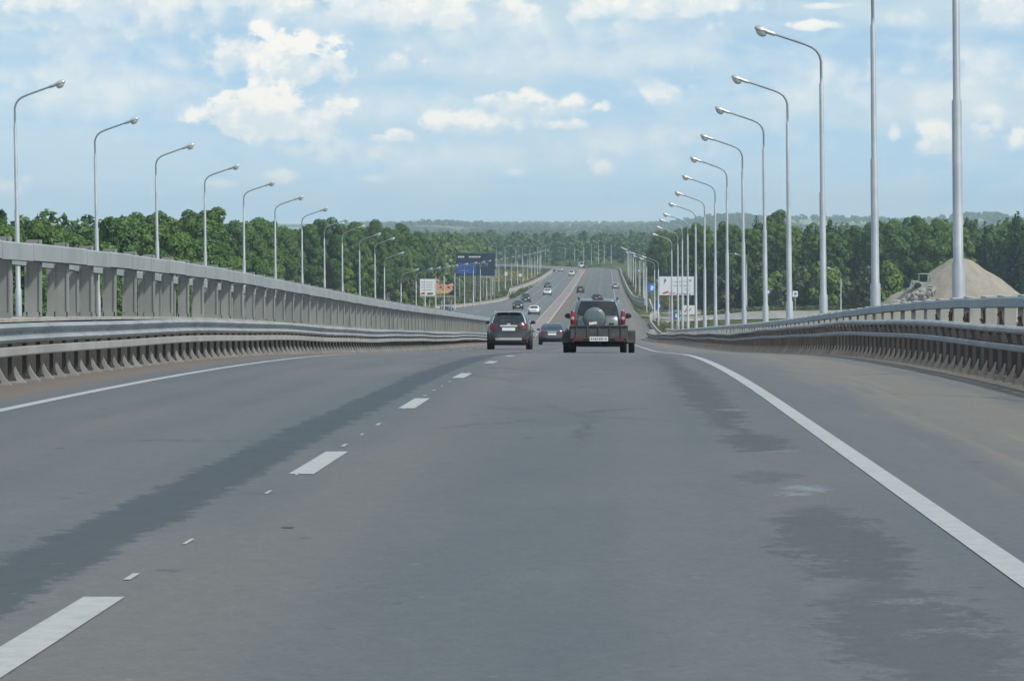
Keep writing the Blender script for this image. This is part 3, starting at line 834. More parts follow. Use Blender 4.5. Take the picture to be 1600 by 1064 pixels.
# ------------------------------------------------------------------ vehicles
def sup(hw, yr, yf, p, a, b):
    k = (abs(a) ** p + abs(b) ** p) ** (-1 / p); hl = (yf - yr) / 2
    return (hw * a * k, (yr + yf) / 2 + hl * b * k)
def levels_at(L, t):
    n = len(L) - 1; t = min(max(t, 0), 1) * n; i = min(int(t), n - 1); f = t - i
    return tuple(L[i][k] + (L[i + 1][k] - L[i][k]) * f for k in range(5))
def by_z(L, z):
    for i in range(len(L) - 1):
        if L[i][0] <= z <= L[i + 1][0] + 1e-6:
            return (i + (z - L[i][0]) / max(1e-6, L[i + 1][0] - L[i][0])) / (len(L) - 1)
    return 1.0 if z > L[0][0] else 0.0
PER = []
for side in range(4):
    for k in range(12):
        u = -1 + 2 * k / 12
        PER.append([(u, -1), (1, u), (-u, 1), (-1, -u)][side])
def loft(mb, L, zmod=None, cap=True):
    rings = []
    for lv in L:
        z, hw, yr, yf, p = lv
        ring = []
        for a, b in PER:
            x, y = sup(hw, yr, yf, p, a, b)
            ring.append(mb.vert((x, y, z + (zmod(y, z) if zmod else 0))))
        rings.append(ring)
    n = len(PER)
    for A, B in zip(rings, rings[1:]):
        for j in range(n): mb.face((A[j], A[(j + 1) % n], B[(j + 1) % n], B[j]))
    if cap: mb.face(rings[0][::-1]); mb.face(rings[-1])
def patch(mb, L, face, f0, f1, z0, z1, off=.008, zmod=None, n=8, m=4, shape=None):
    def S(f, z):
        lv = levels_at(L, by_z(L, z)); _, hw, yr, yf, p = lv
        a, b = {'rear': (f, -1), 'front': (f, 1), 'left': (-1, f), 'right': (1, f)}[face]
        x, y = sup(hw, yr, yf, p, a, b)
        return Vector((x, y, z + (zmod(y, z) if zmod else 0)))
    def uv(i, j):
        v = j / m; z = z0 + (z1 - z0) * v
        a, b = (f0, f1) if shape is None else (shape(v)[0], shape(v)[1])
        return a + (b - a) * i / n, z
    out = [[None] * (m + 1) for _ in range(n + 1)]; inn = [[None] * (m + 1) for _ in range(n + 1)]
    for i in range(n + 1):
        for j in range(m + 1):
            f, z = uv(i, j); e = .004
            p = S(f, z); du = S(f + e, z) - S(f - e, z); dv = S(f, z + e) - S(f, z - e)
            nn = du.cross(dv)
            if nn.length < 1e-9: nn = Vector((0, -1 if face == 'rear' else 1, 0))
            nn.normalize()
            want = {'rear': Vector((0, -1, 0)), 'front': Vector((0, 1, 0)), 'left': Vector((-1, 0, 0)), 'right': Vector((1, 0, 0))}[face]
            if nn.dot(want) < 0: nn = -nn
            out[i][j] = mb.vert(p + nn * off); inn[i][j] = mb.vert(p - nn * .01)
    for i in range(n):
        for j in range(m): mb.face((out[i][j], out[i + 1][j], out[i + 1][j + 1], out[i][j + 1]))
    for i in range(n):
        mb.face((out[i][0], inn[i][0], inn[i + 1][0], out[i + 1][0])); mb.face((out[i][m], out[i + 1][m], inn[i + 1][m], inn[i][m]))
    for j in range(m):
        mb.face((out[0][j], out[0][j + 1], inn[0][j + 1], inn[0][j])); mb.face((out[n][j], inn[n][j], inn[n][j + 1], out[n][j + 1]))

def wheel(root, x, y, r, w):
    s = 1 if x > 0 else -1
    mb = MB(); mb.lathe([(r * .6, -w / 2), (r * .93, -w / 2), (r, -w * .38), (r, w * .38), (r * .93, w / 2), (r * .6, w / 2)], 'X', (0, 0, 0), 22)
    o = mb.build('wheel', M['tyre'], root, smooth=35, loc=(x, y, r))
    mb = MB(); mb.lathe([(r * .59, -w * .3), (r * .62, w * .45), (r * .54, w * .46), (r * .5, w * .33), (r * .16, w * .36), (r * .14, w * .42), (.01, w * .42)], 'X', (0, 0, 0), 18, (s, 1, 1))
    mb.build('rim', M['rim'], o, smooth=35)

def car(name, label, cat, x, y, zf, rz, L, W, H, belt, paint, style='suv', group=None, glassm=None, rear_lamp='redoff', plate=True, wheel_r=.33, detail=True):
    """local +y is the direction of travel, y = 0 the rear bumper"""
    gm = glassm or M['glass']
    r = empty(name, (x, y, zf(y)), label, cat, group)
    sg = 1 if abs(rz) < 1 else -1
    r.rotation_mode = 'ZXY' if False else 'XYZ'
    sl = (zf(y + 2) - zf(y - 2)) / 4
    r.rotation_euler = (math.atan(sl) * sg, 0, rz)
    hw = W / 2; gc = .24
    zm = lambda yy, z: -max(0, yy - L * .55) * .055 * max(0, (z - .6)) / .5 if z > .6 else 0
    low = [(gc, hw * .86, .12, L - .14, 4), (gc + .05, hw * .95, .03, L - .04, 5), (gc + .22, hw * .985, .0, L, 5.5), (gc + .36, hw, .02, L - .01, 6),
           (belt - .22, hw, .05, L - .04, 6), (belt - .08, hw * .985, .07, L - .07, 6), (belt, hw * .955, .11, L - .12, 6), (belt + .025, hw * .90, .2, L - .22, 6)]
    if style == 'suv': g0, g1_, t0, t1 = .13, L * .70, .46, L * .50
    elif style == 'box': g0, g1_, t0, t1 = .10, L * .72, .30, L * .53
    elif style == 'van': g0, g1_, t0, t1 = .06, L * .86, .14, L * .70
    else: g0, g1_, t0, t1 = L * .15, L * .71, L * .31, L * .53
    roof = H - .03
    kk = 1.05 if style == 'box' else 1.0
    up = [(belt - .01, hw * .925, g0, g1_, 5.5), (belt + (roof - belt) * .35, hw * .875 * kk, g0 + (t0 - g0) * .30, g1_ + (t1 - g1_) * .38, 5.5), (belt + (roof - belt) * .72, hw * .80 * kk, g0 + (t0 - g0) * .66, g1_ + (t1 - g1_) * .76, 5.5),
          (roof - .05, hw * .735 * kk, t0 - .03, t1 + .06, 5), (roof - .012, hw * .69 * kk, t0 + .05, t1 - .03, 4.6), (roof + .01, hw * .56, t0 + .22, t1 - .22, 4), (roof + .02, hw * .3, t0 + .6, t1 - .6, 3.5)]
    mb = MB(); loft(mb, low, zm); loft(mb, up)
    body = mb.build('body', paint, r, smooth=38)
    a, b = belt + .05, roof - .075
    if detail:
        mb = MB()
        for yy in (.27, .53): # shut lines
            pass
    mb = MB(); patch(mb, up, 'rear', -.78, .78, a, b, .008, shape=lambda v: (-.84 + .06 * v, .84 - .06 * v)); mb.build('rear_window', gm, r, smooth=30)
    mb = MB(); patch(mb, up, 'front', -.8, .8, a, b, .008, shape=lambda v: (-.86 + .05 * v, .86 - .05 * v)); mb.build('windscreen', gm, r, smooth=30)
    for sd in ('left', 'right'):
        for (f0, f1) in ((-.72, -.08), (-.03, .70)):
            mb = MB(); patch(mb, up, sd, f0, f1, a + .02, b, .008, shape=lambda v, f0=f0, f1=f1: (f0 + (.0 if f0 < -.5 else 0), f1 - (.16 * v if f1 > .5 else 0))); mb.build('side_window', gm, r, smooth=30)
    # bumper skirts
    mb = MB(); patch(mb, low, 'rear', -.93, .93, gc + .02, gc + .2, .018, n=10, m=3); mb.build('rear_bumper', M['black'], r, smooth=30)
    mb = MB(); patch(mb, low, 'front', -.93, .93, gc + .02, gc + .2, .018, n=10, m=3); mb.build('front_bumper', M['black'], r, smooth=30)
    # lights
    for s in (-1, 1):
        if style == 'box': args = (.80, .95, .62, .72)
        elif style == 'suv': args = (.50, .95, belt - .24, belt - .02)
        elif style == 'van': args = (.82, .96, .6, belt - .05)
        else: args = (.45, .93, belt - .21, belt - .04)
        f0, f1 = sorted((s * args[0], s * args[1]))
        mb = MB(); patch(mb, low, 'rear', f0, f1, args[2], min(args[3], belt - .015), .022, n=6, m=4); tl = mb.build('tail_light', M[rear_lamp], r, smooth=30)
        f0, f1 = sorted((s * .56, s * .93))
        mb = MB(); patch(mb, low, 'front', f0, f1, belt - .29, belt - .14, .02, zmod=zm, n=6, m=3); mb.build('headlight', M['lens'], r, smooth=30)
        mb = MB(); mx = s * (hw * .955 + .10); my = g1_ - .42; mz = belt + .07
        mb.lathe([(.02, -.05), (.09, -.035), (.105, 0), (.09, .05), (.03, .08)], 'Y', (mx, my, mz), 12, (1.15, 1, .8)); mb.box((mx - s * .11, my + .02, mz - .05), (.10, .04, .04))
        mb.build('wing_mirror', paint if style != 'box' else M['black'], r, smooth=50)
    mb = MB(); patch(mb, low, 'front', -.42, .42, belt - .30, belt - .17, .016, zmod=zm); mb.build('grille', M['black'], r)
    for face, nm in (('front', 'front_plate'), ('rear', 'rear_plate')):
        if nm == 'rear_plate' and not plate: continue
        mb = MB(); zz = gc + .22 if face == 'front' else (belt - .30 if style in ('suv', 'sedan') else .58)
        patch(mb, low, face, -.30, .30, zz, zz + .125, .03, n=4, m=2); pl = mb.build('number_plate', M['plate'], r)
    # wheel arches and wheels
    tw = .22 if style != 'box' else .20
    for yy in (L * .19, L * .80):
        for s in (-1, 1):
            mb = MB()
            n = 14
            for k in range(n):
                a0, a1 = math.pi * (-.08 + 1.16 * k / n), math.pi * (-.08 + 1.16 * (k + 1) / n)
                ro, ri = wheel_r * 1.30, wheel_r * 1.06
                ps = [(yy + q * math.cos(t), wheel_r + q * math.sin(t)) for q, t in ((ri, a0), (ro, a0), (ro, a1), (ri, a1))]
                xi, xo = s * (hw * .93), s * (hw + .012)
                i0 = [mb.vert((xi, p, z)) for p, z in ps]; i1 = [mb.vert((xo, p, z)) for p, z in ps]
                for qd in ((0, 1, 2, 3),): mb.face([i1[t] for t in qd])
                for u in range(4): mb.face((i0[u], i0[(u + 1) % 4], i1[(u + 1) % 4], i1[u]))
            mb.lathe([(wheel_r * 1.08, s * (hw - .06)), (wheel_r * 1.08, s * (hw + .004))], 'X', (0, yy, wheel_r), 20)
            mb.build('wheel_arch', M['black'], r)
            wheel(r, s * (hw - tw / 2 + .02), yy, wheel_r, tw)
    mb = MB(); mb.box((0, L * .5, gc - .0), (W * .78, L * .8, .12)); mb.box((0, L * .19, .27), (W * .7, .1, .08)); mb.build('underbody', M['black'], r)
    r['_up'] = 0; del r['_up']
    return r, low, up, paint

paint_niva = carpaint('silver_grey_paint', (.17, .195, .205), .5, .3)
paint_dark = carpaint('dark_green_black_paint', (.010, .016, .018), 0, .25)
paint_sedan = carpaint('dark_grey_blue_paint', (.038, .058, .085), .3, .26)
paint_white = carpaint('white_paint', (.72, .74, .75), 0, .35)
paint_silver = carpaint('silver_paint', (.45, .47, .50), .5, .3)
paint_black = carpaint('black_paint', (.018, .020, .023), .2, .22)
paint_maroon = carpaint('dark_brown_paint', (.05, .032, .03), .2, .3)

# the grey off-roader
nv, low, up, _ = car('off_roader', 'silver-grey boxy off-roader with a covered spare wheel on its back, towing a low trailer', 'car', -.27, 107.0, P, 0, 3.95, 1.74, 1.68, 1.08, paint_niva, 'box', rear_lamp='redlight', plate=False, wheel_r=.345)
for s in (-1, 1):
    mb = MB(); mb.lathe([(.05, -.19), (.072, -.15), (.08, 0), (.07, .2), (.04, .25)], 'Z', (s * .77, .09, 1.04), 14, (1, .8, 1)); t = mb.build('tail_light', M['redlight'], nv, smooth=50)
    mb = MB(); mb.lathe([(.045, -.088), (.055, -.098), (.035, -.106)], 'Y', (s * .77, .085, 1.05), 12); mb.build('lamp_lens', M['pinklens'], t, smooth=40)
    mb = MB(); pts = [(s * .60, .42, 1.64), (s * .60, .55, 1.69), (s * .60, 1.9, 1.70), (s * .60, 2.15, 1.66)]; mb.tube(pts, .022, 8); mb.build('roof_rail', M['black'], nv, smooth=50)
mb = MB(); mb.lathe([(.30, .10), (.335, .06), (.345, -.03), (.335, -.09), (.29, -.125), (.20, -.14), (.02, -.145)], 'Y', (-.10, -.02, 1.05), 32)
sp = mb.build('spare_wheel_cover', carpaint('spare_cover', (.11, .14, .145), .15, .4), nv, smooth=50)
mb = MB(); mb.lathe([(.345, -.035), (.352, -.045), (.35, -.065), (.338, -.07)], 'Y', (-.10, -.02, 1.05), 32); mb.build('rim_band', M['black'], sp, smooth=50)
mb = MB(); mb.box((-.15, -.162, .90), (.24, .012, .075), ry=rad(-8)); mb.build('badge_plate', M['plate'], sp)
mb = MB(); mb.tube([(.0, .33, 1.62), (.0, .22, 1.45)], .012, 6); mb.box((0, .36, 1.66), (.34, .05, .03)); mb.build('brake_light', M['redoff'], nv)
mb = MB(); mb.tube([(-.25, .16, 1.17), (.1, .22, 1.24), (.38, .21, 1.22)], .011, 6); mb.build('wiper', M['black'], nv)
mb = MB(); mb.box((.42, -.01, .88), (.16, .03, .05)); mb.build('door_handle', M['black'], nv)
# the trailer
tr = empty('car_trailer', (-.23, 102.4, P(102.4)), 'low brown flatbed trailer with red lamps, hitched behind the grey off-roader', 'trailer')
tr.rotation_euler = (math.atan(slope(102)), 0, 0)
mb = MB(); bw = 1.66
mb.box((0, .02, .605), (bw, .03, .37)); 
for k in range(5): mb.box((-.66 + k * .33, -.0, .605), (.035, .045, .36))
mb.box((0, -.005, .79), (bw + .02, .05, .03)); mb.box((0, -.005, .43), (bw + .02, .05, .03)); mb.build('tailgate', M['wood'], tr)
for s in (-1, 1):
    mb = MB(); mb.box((s * (bw / 2 - .012), 1.15, .605), (.025, 2.2, .37)); mb.box((s * (bw / 2), 1.15, .79), (.05, 2.2, .03))
    for k in range(5): mb.box((s * (bw / 2 + .012), .15 + k * .5, .6), (.03, .04, .36))
    mb.build('side_board', M['wood'], tr)
    mb = MB(); n = 10; R_ = .36
    for k in range(n):
        a0, a1 = math.pi * k / n, math.pi * (k + 1) / n
        ps = [(1.1 + q * math.cos(t), .30 + q * math.sin(t)) for q, t in ((R_, a0), (R_ + .015, a0), (R_ + .015, a1), (R_, a1))]
        i0 = [mb.vert((s * (bw / 2 + .02), p, z)) for p, z in ps]; i1 = [mb.vert((s * (bw / 2 + .25), p, z)) for p, z in ps]
        mb.face(i0); mb.face(i1)
        for u in range(4): mb.face((i0[u], i0[(u + 1) % 4], i1[(u + 1) % 4], i1[u]))
    mb.box((s * (bw / 2 + .135), .75, .46), (.23, .02, .34))
    mb.build('mudguard', M['wood'], tr)
    wheel(tr, s * (bw / 2 + .135), 1.1, .29, .18)
    mb = MB(); mb.box((s * .60, -.03, .40), (.30, .06, .10)); tl = mb.build('tail_light', M['redoff'], tr)
    mb = MB(); mb.box((s * .52, -.064, .40), (.10, .01, .09)); mb.build('indicator', M['redoff'], tl)
    mb = MB(); mb.prism([(s * .74, .31), (s * .80, .31), (s * .77, .37)], -.05, -.03); mb.build('reflector', M['redoff'], tr)
mb = MB(); mb.box((0, 1.15, .425), (bw - .05, 2.2, .03)); mb.build('floor_board', M['wood'], tr)
mb = MB(); mb.box((0, .02, .375), (bw, .06, .06))
for s in (-1, 1): mb.box((s * .5, 1.2, .37), (.06, 2.3, .08))
mb.tube([(-.9, 1.1, .30), (.9, 1.1, .30)], .03, 8); mb.tube([(-.5, 2.3, .38), (0, 3.6, .40)], .03, 8); mb.tube([(.5, 2.3, .38), (0, 3.6, .40)], .03, 8)
mb.tube([(0, 3.5, .40), (0, 4.75, .42)], .035, 8)
mb.lathe([(.05, 0), (.045, -.07), (.0, -.09)], 'Z', (0, .05, .35), 8); mb.build('chassis', M['black'], tr)
mb = MB(); mb.box((0, -.035, .41), (.54, .012, .13)); pl = mb.build('number_plate', M['plate'], tr)
mb = MB()
for k, w in enumerate((.05, .035, .05, .04, .045, .05, .03, .045)): mb.box((-.21 + k * .06, -.0425, .41), (w * .75, .004, .065 if k % 3 else .05))
mb.build('lettering', M['ink'], pl)
# dark SUV
sv, low, up, _ = car('suv', 'dark green-black SUV with pale roof reflection and chrome lower bumper, in the left lane', 'car', -4.16, 148.0, P, 0, 4.65, 1.84, 1.62, 1.10, paint_dark, 'suv', wheel_r=.36)
mb = MB(); patch(mb, low, 'rear', -.62, .62, .40, .49, .03, n=8, m=2); mb.build('bumper_trim', M['chrome'], sv)
mb = MB(); patch(mb, low, 'rear', -.40, .40, .97, 1.03, .02, n=8, m=2); mb.build('tailgate_trim', M['chrome'], sv)
mb = MB(); mb.lathe([(.06, -.012), (.075, -.018), (.075, -.03), (.055, -.03)], 'Y', (0, .09, 1.06), 16, (1.2, 1, .8)); mb.build('emblem', M['chrome'], sv)
mb = MB(); mb.box((-.27, .42, 1.60), (.52, .24, .035)); mb.box((.27, .42, 1.60), (.52, .24, .035)); mb.build('sheen_spoiler', M['chrome'], sv)  # pale metal paints the sky's reflection onto the dark roof edge
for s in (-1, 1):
    f0, f1 = sorted((s * .875, s * .965)); mb = MB(); patch(mb, up, 'rear', f0, f1, 1.12, 1.56, .012, n=3, m=5); mb.build('pillar_sheen', M['chrome'], sv)  # added bright strips: sky reflection put into the dark rear pillars as colour
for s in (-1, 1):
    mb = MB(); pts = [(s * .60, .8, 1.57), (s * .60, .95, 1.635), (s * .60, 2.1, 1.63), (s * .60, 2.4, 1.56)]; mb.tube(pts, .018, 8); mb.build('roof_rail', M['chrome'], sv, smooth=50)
    f0, f1 = sorted((s * .68, s * .9)); mb = MB(); patch(mb, low, 'rear', f0, f1, .42, .50, .035, n=4, m=2); mb.build('reflector', M['redoff'], sv)
# dark sedan ahead
sd, low, up, _ = car('sedan', 'dark blue-grey sedan between the dark SUV and the off-roader, farther ahead', 'car', -3.55, 227.0, P, 0, 4.5, 1.76, 1.43, .93, paint_sedan, 'sedan', glassm=M['glass2'], rear_lamp='redlight', wheel_r=.31)
mb = MB(); patch(mb, low, 'rear', -.35, .35, .83, .87, .02); mb.build('boot_trim', M['chrome'], sd)
def zo(y): return P(y)
# cars far ahead in our direction
car('off_roader', 'dark tall car far ahead in the left lane, just above the off-roader roof', 'car', lat(907, 815), 815, P, 0, 4.4, 1.82, 1.72, 1.1, paint_maroon, 'suv', 'distant cars driving away', detail=False)
car('pickup_van', 'dark wide van far ahead, right above the grey off-roader roof', 'van', lat(932, 680), 680, P, 0, 4.9, 2.0, 1.75, 1.12, paint_black, 'suv', 'distant cars driving away', detail=False)
car('sedan', 'silver car far ahead by the right barrier of the road', 'car', lat(961.5, 880), 880, P, 0, 4.3, 1.75, 1.5, .95, paint_silver, 'sedan', 'distant cars driving away', detail=False)
car('white_van', 'small white van at the top of the far road where it bends', 'van', lat(909, 1440), 1440, P, rad(9), 5.2, 2.0, 2.3, 1.2, paint_white, 'van', 'distant cars driving away', detail=False)
car('sedan', 'dark car beside the white van at the top of the far road', 'car', lat(916, 1420), 1420, P, rad(8), 4.4, 1.8, 1.5, .95, paint_black, 'sedan', 'distant cars driving away', detail=False)
# oncoming
def oncoming(name, label, px, d, pr, style, W=1.8, H=1.5, belt=.97):
    car(name, label, 'car', lat(px, d), d, Po, math.pi, 4.5, W, H, belt, pr, style, 'oncoming cars on the far road', detail=False)
oncoming('sedan', 'nearest white oncoming car, right of the dark SUV roof', 835, 566, paint_white, 'sedan')
oncoming('suv', 'dark oncoming car with pale headlamps just above the dark SUV roof', 810, 612, paint_black, 'suv', 1.8, 1.65, 1.05)
oncoming('suv', 'dark oncoming off-roader second above the SUV roof, left lane of the far road', 822, 690, paint_black, 'suv', 1.85, 1.75, 1.1)
oncoming('sedan', 'second white oncoming car, halfway up the far road', 855.6, 782, paint_white, 'sedan')
oncoming('sedan', 'dark oncoming car just behind the second white car', 856, 905, paint_black, 'sedan')
oncoming('sedan', 'tiny silver-grey oncoming car near the top of the far road', 876, 1290, paint_silver, 'sedan')
oncoming('minivan', 'tiny white oncoming van near the median at the top of the far road', 893, 1160, paint_white, 'van', 1.9, 1.9, 1.1)
r_, _, _, _ = car('truck_van', 'dark van parked under the left billboard with a pale windscreen', 'van', lat(702, 640), 640, lambda y: g1(lat(702, 640), 640), rad(165), 4.9, 2.0, 2.1, 1.2, paint_black, 'van', detail=False)

# ------------------------------------------------------------------ signs and billboards
def legs(root, xs, z0, z1, w=.16, mat='pole'):
    for x in xs:
        mb = MB(); mb.box((x, 0.12, (z0 + z1) / 2), (w, w, z1 - z0)); mb.build('leg', M[mat], root)
def panel(root, name, x0, x1, z0, z1, mat, y=0, t=.12):
    mb = MB(); mb.box(((x0 + x1) / 2, y, (z0 + z1) / 2), (x1 - x0, t, z1 - z0)); return mb.build(name, mat, root)
def blobs(root, name, mat, rects, y=-.07):
    mb = MB()
    for i, (x, z, w, h, a) in enumerate(rects): mb.box((x, y - i * .0015, z), (w, .012, h), ry=a)
    return mb.build(name, mat, root)
def base(x, d): return g1(x, d) - .1
def sign_root(name, px, d, label, cat):
    x = lat(px, d); zb = base(x, d)
    return empty(name, (x, d, zb), label, cat), (lambda py: hgt(py, d) - zb), d / F
# left advert billboard
d = 615; r, Z, s = sign_root('billboard', 683, d, 'billboard left of the road: white text panel beside an orange food picture', 'billboard')
X = lambda px: (px - 683) * s
panel(r, 'text_panel', X(656), X(680), Z(457), Z(436), M['white'], 0)
blobs(r, 'lettering', M['greystrip'], [(X(667), Z(441 + 4 * k), X(676) - X(658) - .3 * (k % 2), .12, 0) for k in range(4)])
blobs(r, 'logo', M['signred'], [(X(660), Z(458.5), .7, .2, -.5), (X(662.5), Z(459), .5, .16, -.5)], -.09); blobs(r, 'caption', M['ink'], [(X(672), Z(459), 1.0, .28, 0), (X(669), Z(459.5), .4, .2, .4)], -.09)
panel(r, 'lower_panel', X(656), X(680), Z(462), Z(457.2), M['white'], 0)
rp = random.Random(3)
mb = MB(); mb.prism([(X(680.5), Z(437)), (X(684), Z(436)), (X(687), Z(439)), (X(684.5), Z(443)), (X(690), Z(444)), (X(700), Z(445)), (X(707), Z(442)), (X(709), Z(446)), (X(706.5), Z(449)), (X(708), Z(452)), (X(704), Z(456)), (X(698), Z(459)), (X(680.5), Z(459.5))], -.06, .06); pic = mb.build('picture_panel', M['salmon'], r)
blobs(pic, 'fruit', M['orange'], [(X(681 + 2.3 * k), Z(446 + rp.uniform(-1, 5)), .35, .3, rp.uniform(-1, 1)) for k in range(11)], -.075)
blobs(pic, 'platter', M['yellow'], [(X(690), Z(456.5), 1.9, .35, 0), (X(697), Z(453.5), .9, .4, -.4), (X(685), Z(455), .7, .5, .3)], -.095)
blobs(pic, 'shade_fruit', M['redoff'], [(X(683), Z(440.5), .3, .25, .5), (X(689), Z(449), .35, .2, .2), (X(694), Z(446.5), .3, .2, .5), (X(701), Z(449), .3, .25, 0)], -.115)
panel(r, 'ledge', X(656), X(709), Z(464), Z(462.2), M['lowrail'], -.05, .5)
legs(r, [X(663), X(671), X(690), X(705)], 0, Z(464), .2)
# dark overhead direction sign
d = 790; r, Z, s = sign_root('direction_sign', 742, d, 'large navy road sign with white words and a bright blue lower left panel', 'road sign')
X = lambda px: (px - 742) * s
panel(r, 'board', X(712), X(773), Z(431), Z(396), M['navy'], 0)
panel(r, 'blue_panel', X(713), X(744), Z(428), Z(411), M['signblue'], -.08, .05)
blobs(r, 'lettering', M['white'], [(X(716.5 + 2.6 * k), Z(401.5), .26, .36, .1) for k in range(4)] + [(X(733.5 + 2.3 * k), Z(401.5), .24, .33 if k % 2 else .28, 0) for k in range(8)], -.075)
blobs(r, 'small_lettering', M['greystrip'], [(X(746 + 3 * k), Z(411 + (k % 3)), .22, .3, .3) for k in range(6)] + [(X(749 + 4 * k), Z(416), .4, .08, -.4) for k in range(4)] + [(X(718 + 4 * k), Z(423), .4, .12, 0) for k in range(4)], -.13)
legs(r, [X(718), X(742), X(767)], 0, Z(431), .22)
# grey panel behind it
d = 830; r, Z, s = sign_root('billboard', 764, d, 'plain grey slatted billboard back below the navy road sign', 'billboard')
X = lambda px: (px - 764) * s
panel(r, 'board', X(751), X(777), Z(434), Z(421.5), M['greyboard']); blobs(r, 'batten', M['greystrip'], [(X(764), Z(423 + 3.6 * k), 3.9, .12, 0) for k in range(4)])
legs(r, [X(755), X(773)], 0, Z(434))
# right billboard
d = 600; r, Z, s = sign_root('billboard', 1057, d, 'white billboard with a red lower edge right of the road, behind lamp poles', 'billboard')
X = lambda px: (px - 1057) * s
panel(r, 'board', X(1030), X(1084), Z(461), Z(432), M['white'])
blobs(r, 'red_band', M['signred'], [(X(1040), Z(457), 1.0, .28, -.35), (X(1050), Z(458), 1.0, .18, 0), (X(1073), Z(459), 1.4, .14, 0), (X(1062), Z(459.5), 1.5, .08, 0)])
blobs(r, 'lettering', M['greystrip'], [(X(1050 + 6 * k), Z(440), .5, .1, 0) for k in range(5)] + [(X(1052 + 6 * k), Z(446), .5, .1, 0) for k in range(5)] + [(X(1078), Z(438), .5, .3, 0), (X(1074), Z(452), .9, .1, 0)], -.09)
blobs(r, 'figure', M['ink'], [(X(1039), Z(437), .2, .3, .4), (X(1040), Z(438.5), .25, .12, .2), (X(1038.6), Z(440), .12, .5, .3)], -.11)
legs(r, [X(1046), X(1068)], 0, Z(461), .2)
def small_sign(px, py, w, h, d, mat, label, deco=None, round_=False, arrow=None):
    r, Z, s = sign_root('road_sign', px, d, label, 'road sign')
    zc = Z(py); ww, hh = w * s, h * s
    mb = MB()
    if round_: mb.lathe([(.01, -.02), (ww / 2, -.02), (ww / 2, .02), (.01, .02)], 'Y', (0, 0, zc), 24, (1, 1, hh / ww))
    else: mb.box((0, 0, zc), (ww, .05, hh))
    mb.build('plate', M[mat], r)
    if deco: blobs(r, 'symbol', M[deco], [(0, zc, ww * .35, hh * .5, 0), (ww * .1, zc + hh * .1, ww * .5, hh * .14, .5)], -.032)
    mb = MB(); mb.tube([(0, .06, 0), (0, .06, zc + hh * .4)], .05, 8); mb.build('post', M['pole'], r, smooth=50)
    return r
small_sign(1018.5, 450, 11, 14, 640, 'signsky', 'light blue rectangular road sign left of the white billboard', 'white')
small_sign(1029, 478, 9, 12, 560, 'signblue', 'blue road sign low beside the right verge, under the light blue one', 'white')
small_sign(1057, 493, 10, 12, 500, 'signblue', 'blue square road sign with white symbol among the right lamp poles', 'white')
r = small_sign(1076, 484, 20, 14, 520, 'white', 'white road sign with red chevron marks beside the service road'); 
blobs(r, 'chevron', M['signred'], [(-.35, hgt(484, 520) - r.location.z, .18, 1.0, .6), (.1, hgt(485, 520) - r.location.z, .16, .8, .7)], -.04)
small_sign(1199, 456, 10, 10, 640, 'signblue', 'round blue road sign before the olive bushes', 'white', True)
small_sign(1242, 459, 8, 9, 640, 'white', 'small white and blue road sign before the olive bushes', 'signsky')
small_sign(790.5, 428, 4, 6, 870, 'white', 'tiny white sign between the lamps on the far left verge')
small_sign(813, 430, 5, 5, 900, 'white', 'tiny pale round sign on the far left verge', None, True)
small_sign(998, 423, 4.5, 6, 800, 'signsky', 'tiny blue and white sign among the far right lamps', 'white')

# ------------------------------------------------------------------ sand heap, machine and rubble
def sand_heap():
    cx, cy = 61.0, 606.0; zb = g1(cx, cy) - .6
    r = empty('sand_heap', (cx, cy, zb), 'big tan sand heap before the woods on the right, behind the nearest lamp pole', 'sand heap')
    n = 90; W = 24.0
    xs = np.linspace(-W, W, n); X, Y = np.meshgrid(xs, xs)
    pk = hgt(407, cy) - zb; sl = .80
    def cone(px, py, h, f=.9): 
        rr = np.sqrt((X - px) ** 2 + (Y - py) ** 2); return h - sl * (np.sqrt(rr ** 2 + f * f * 4) - f * 2) 
    Z = np.maximum(cone(-.2, 0, pk + .75, .7), cone(1.3, .5, pk + .45, .6)); Z = np.maximum(Z, cone(-6.4, 1.5, pk - 4.4, .7)); Z = np.maximum(Z, cone(-9.6, 2.5, pk - 5.3, .6))
    Z = np.maximum(Z, cone(9, 3, pk - 5.6))
    nz = (_vnoise(X + 50, Y + 50, 3.0, 21) - .5) * .7 + (_vnoise(X, Y, 1.1, 22) - .5) * .3
    Z = np.maximum(Z + nz, -.4)
    V = np.stack([X.ravel(), Y.ravel(), Z.ravel()], 1)
    i = (np.arange(n - 1)[:, None] * n + np.arange(n - 1)[None]).ravel()
    o = np_mesh('heap', V, np.stack([i, i + 1, i + 1 + n, i + n], 1), M['sand'], r)
    o.data.polygons.foreach_set('use_smooth', [True] * len(o.data.polygons))
    return cx, cy, zb
sand_heap()
def chunk(mb, c, s, rnd):
    vs = []
    for k in range(14):
        z = 1 - 2 * (k + .5) / 14; a = k * 2.4; q = math.sqrt(1 - z * z)
        vs.append(Vector((q * math.cos(a), q * math.sin(a), z)) * rnd.uniform(.7, 1.15))
    import bmesh
    bm = bmesh.new()
    for v in vs: bm.verts.new((v.x * s[0] + c[0], v.y * s[1] + c[1], v.z * s[2] + c[2]))
    res = bmesh.ops.convex_hull(bm, input=bm.verts)
    bm.verts.ensure_lookup_table(); o = len(mb.v)
    mp = {}
    for f in bm.faces:
        idx = []
        for v in f.verts:
            if v not in mp: mp[v] = mb.vert(v.co)
            idx.append(mp[v])
        mb.face(idx)
    bm.free()
rnd = random.Random(8)
mb = MB()
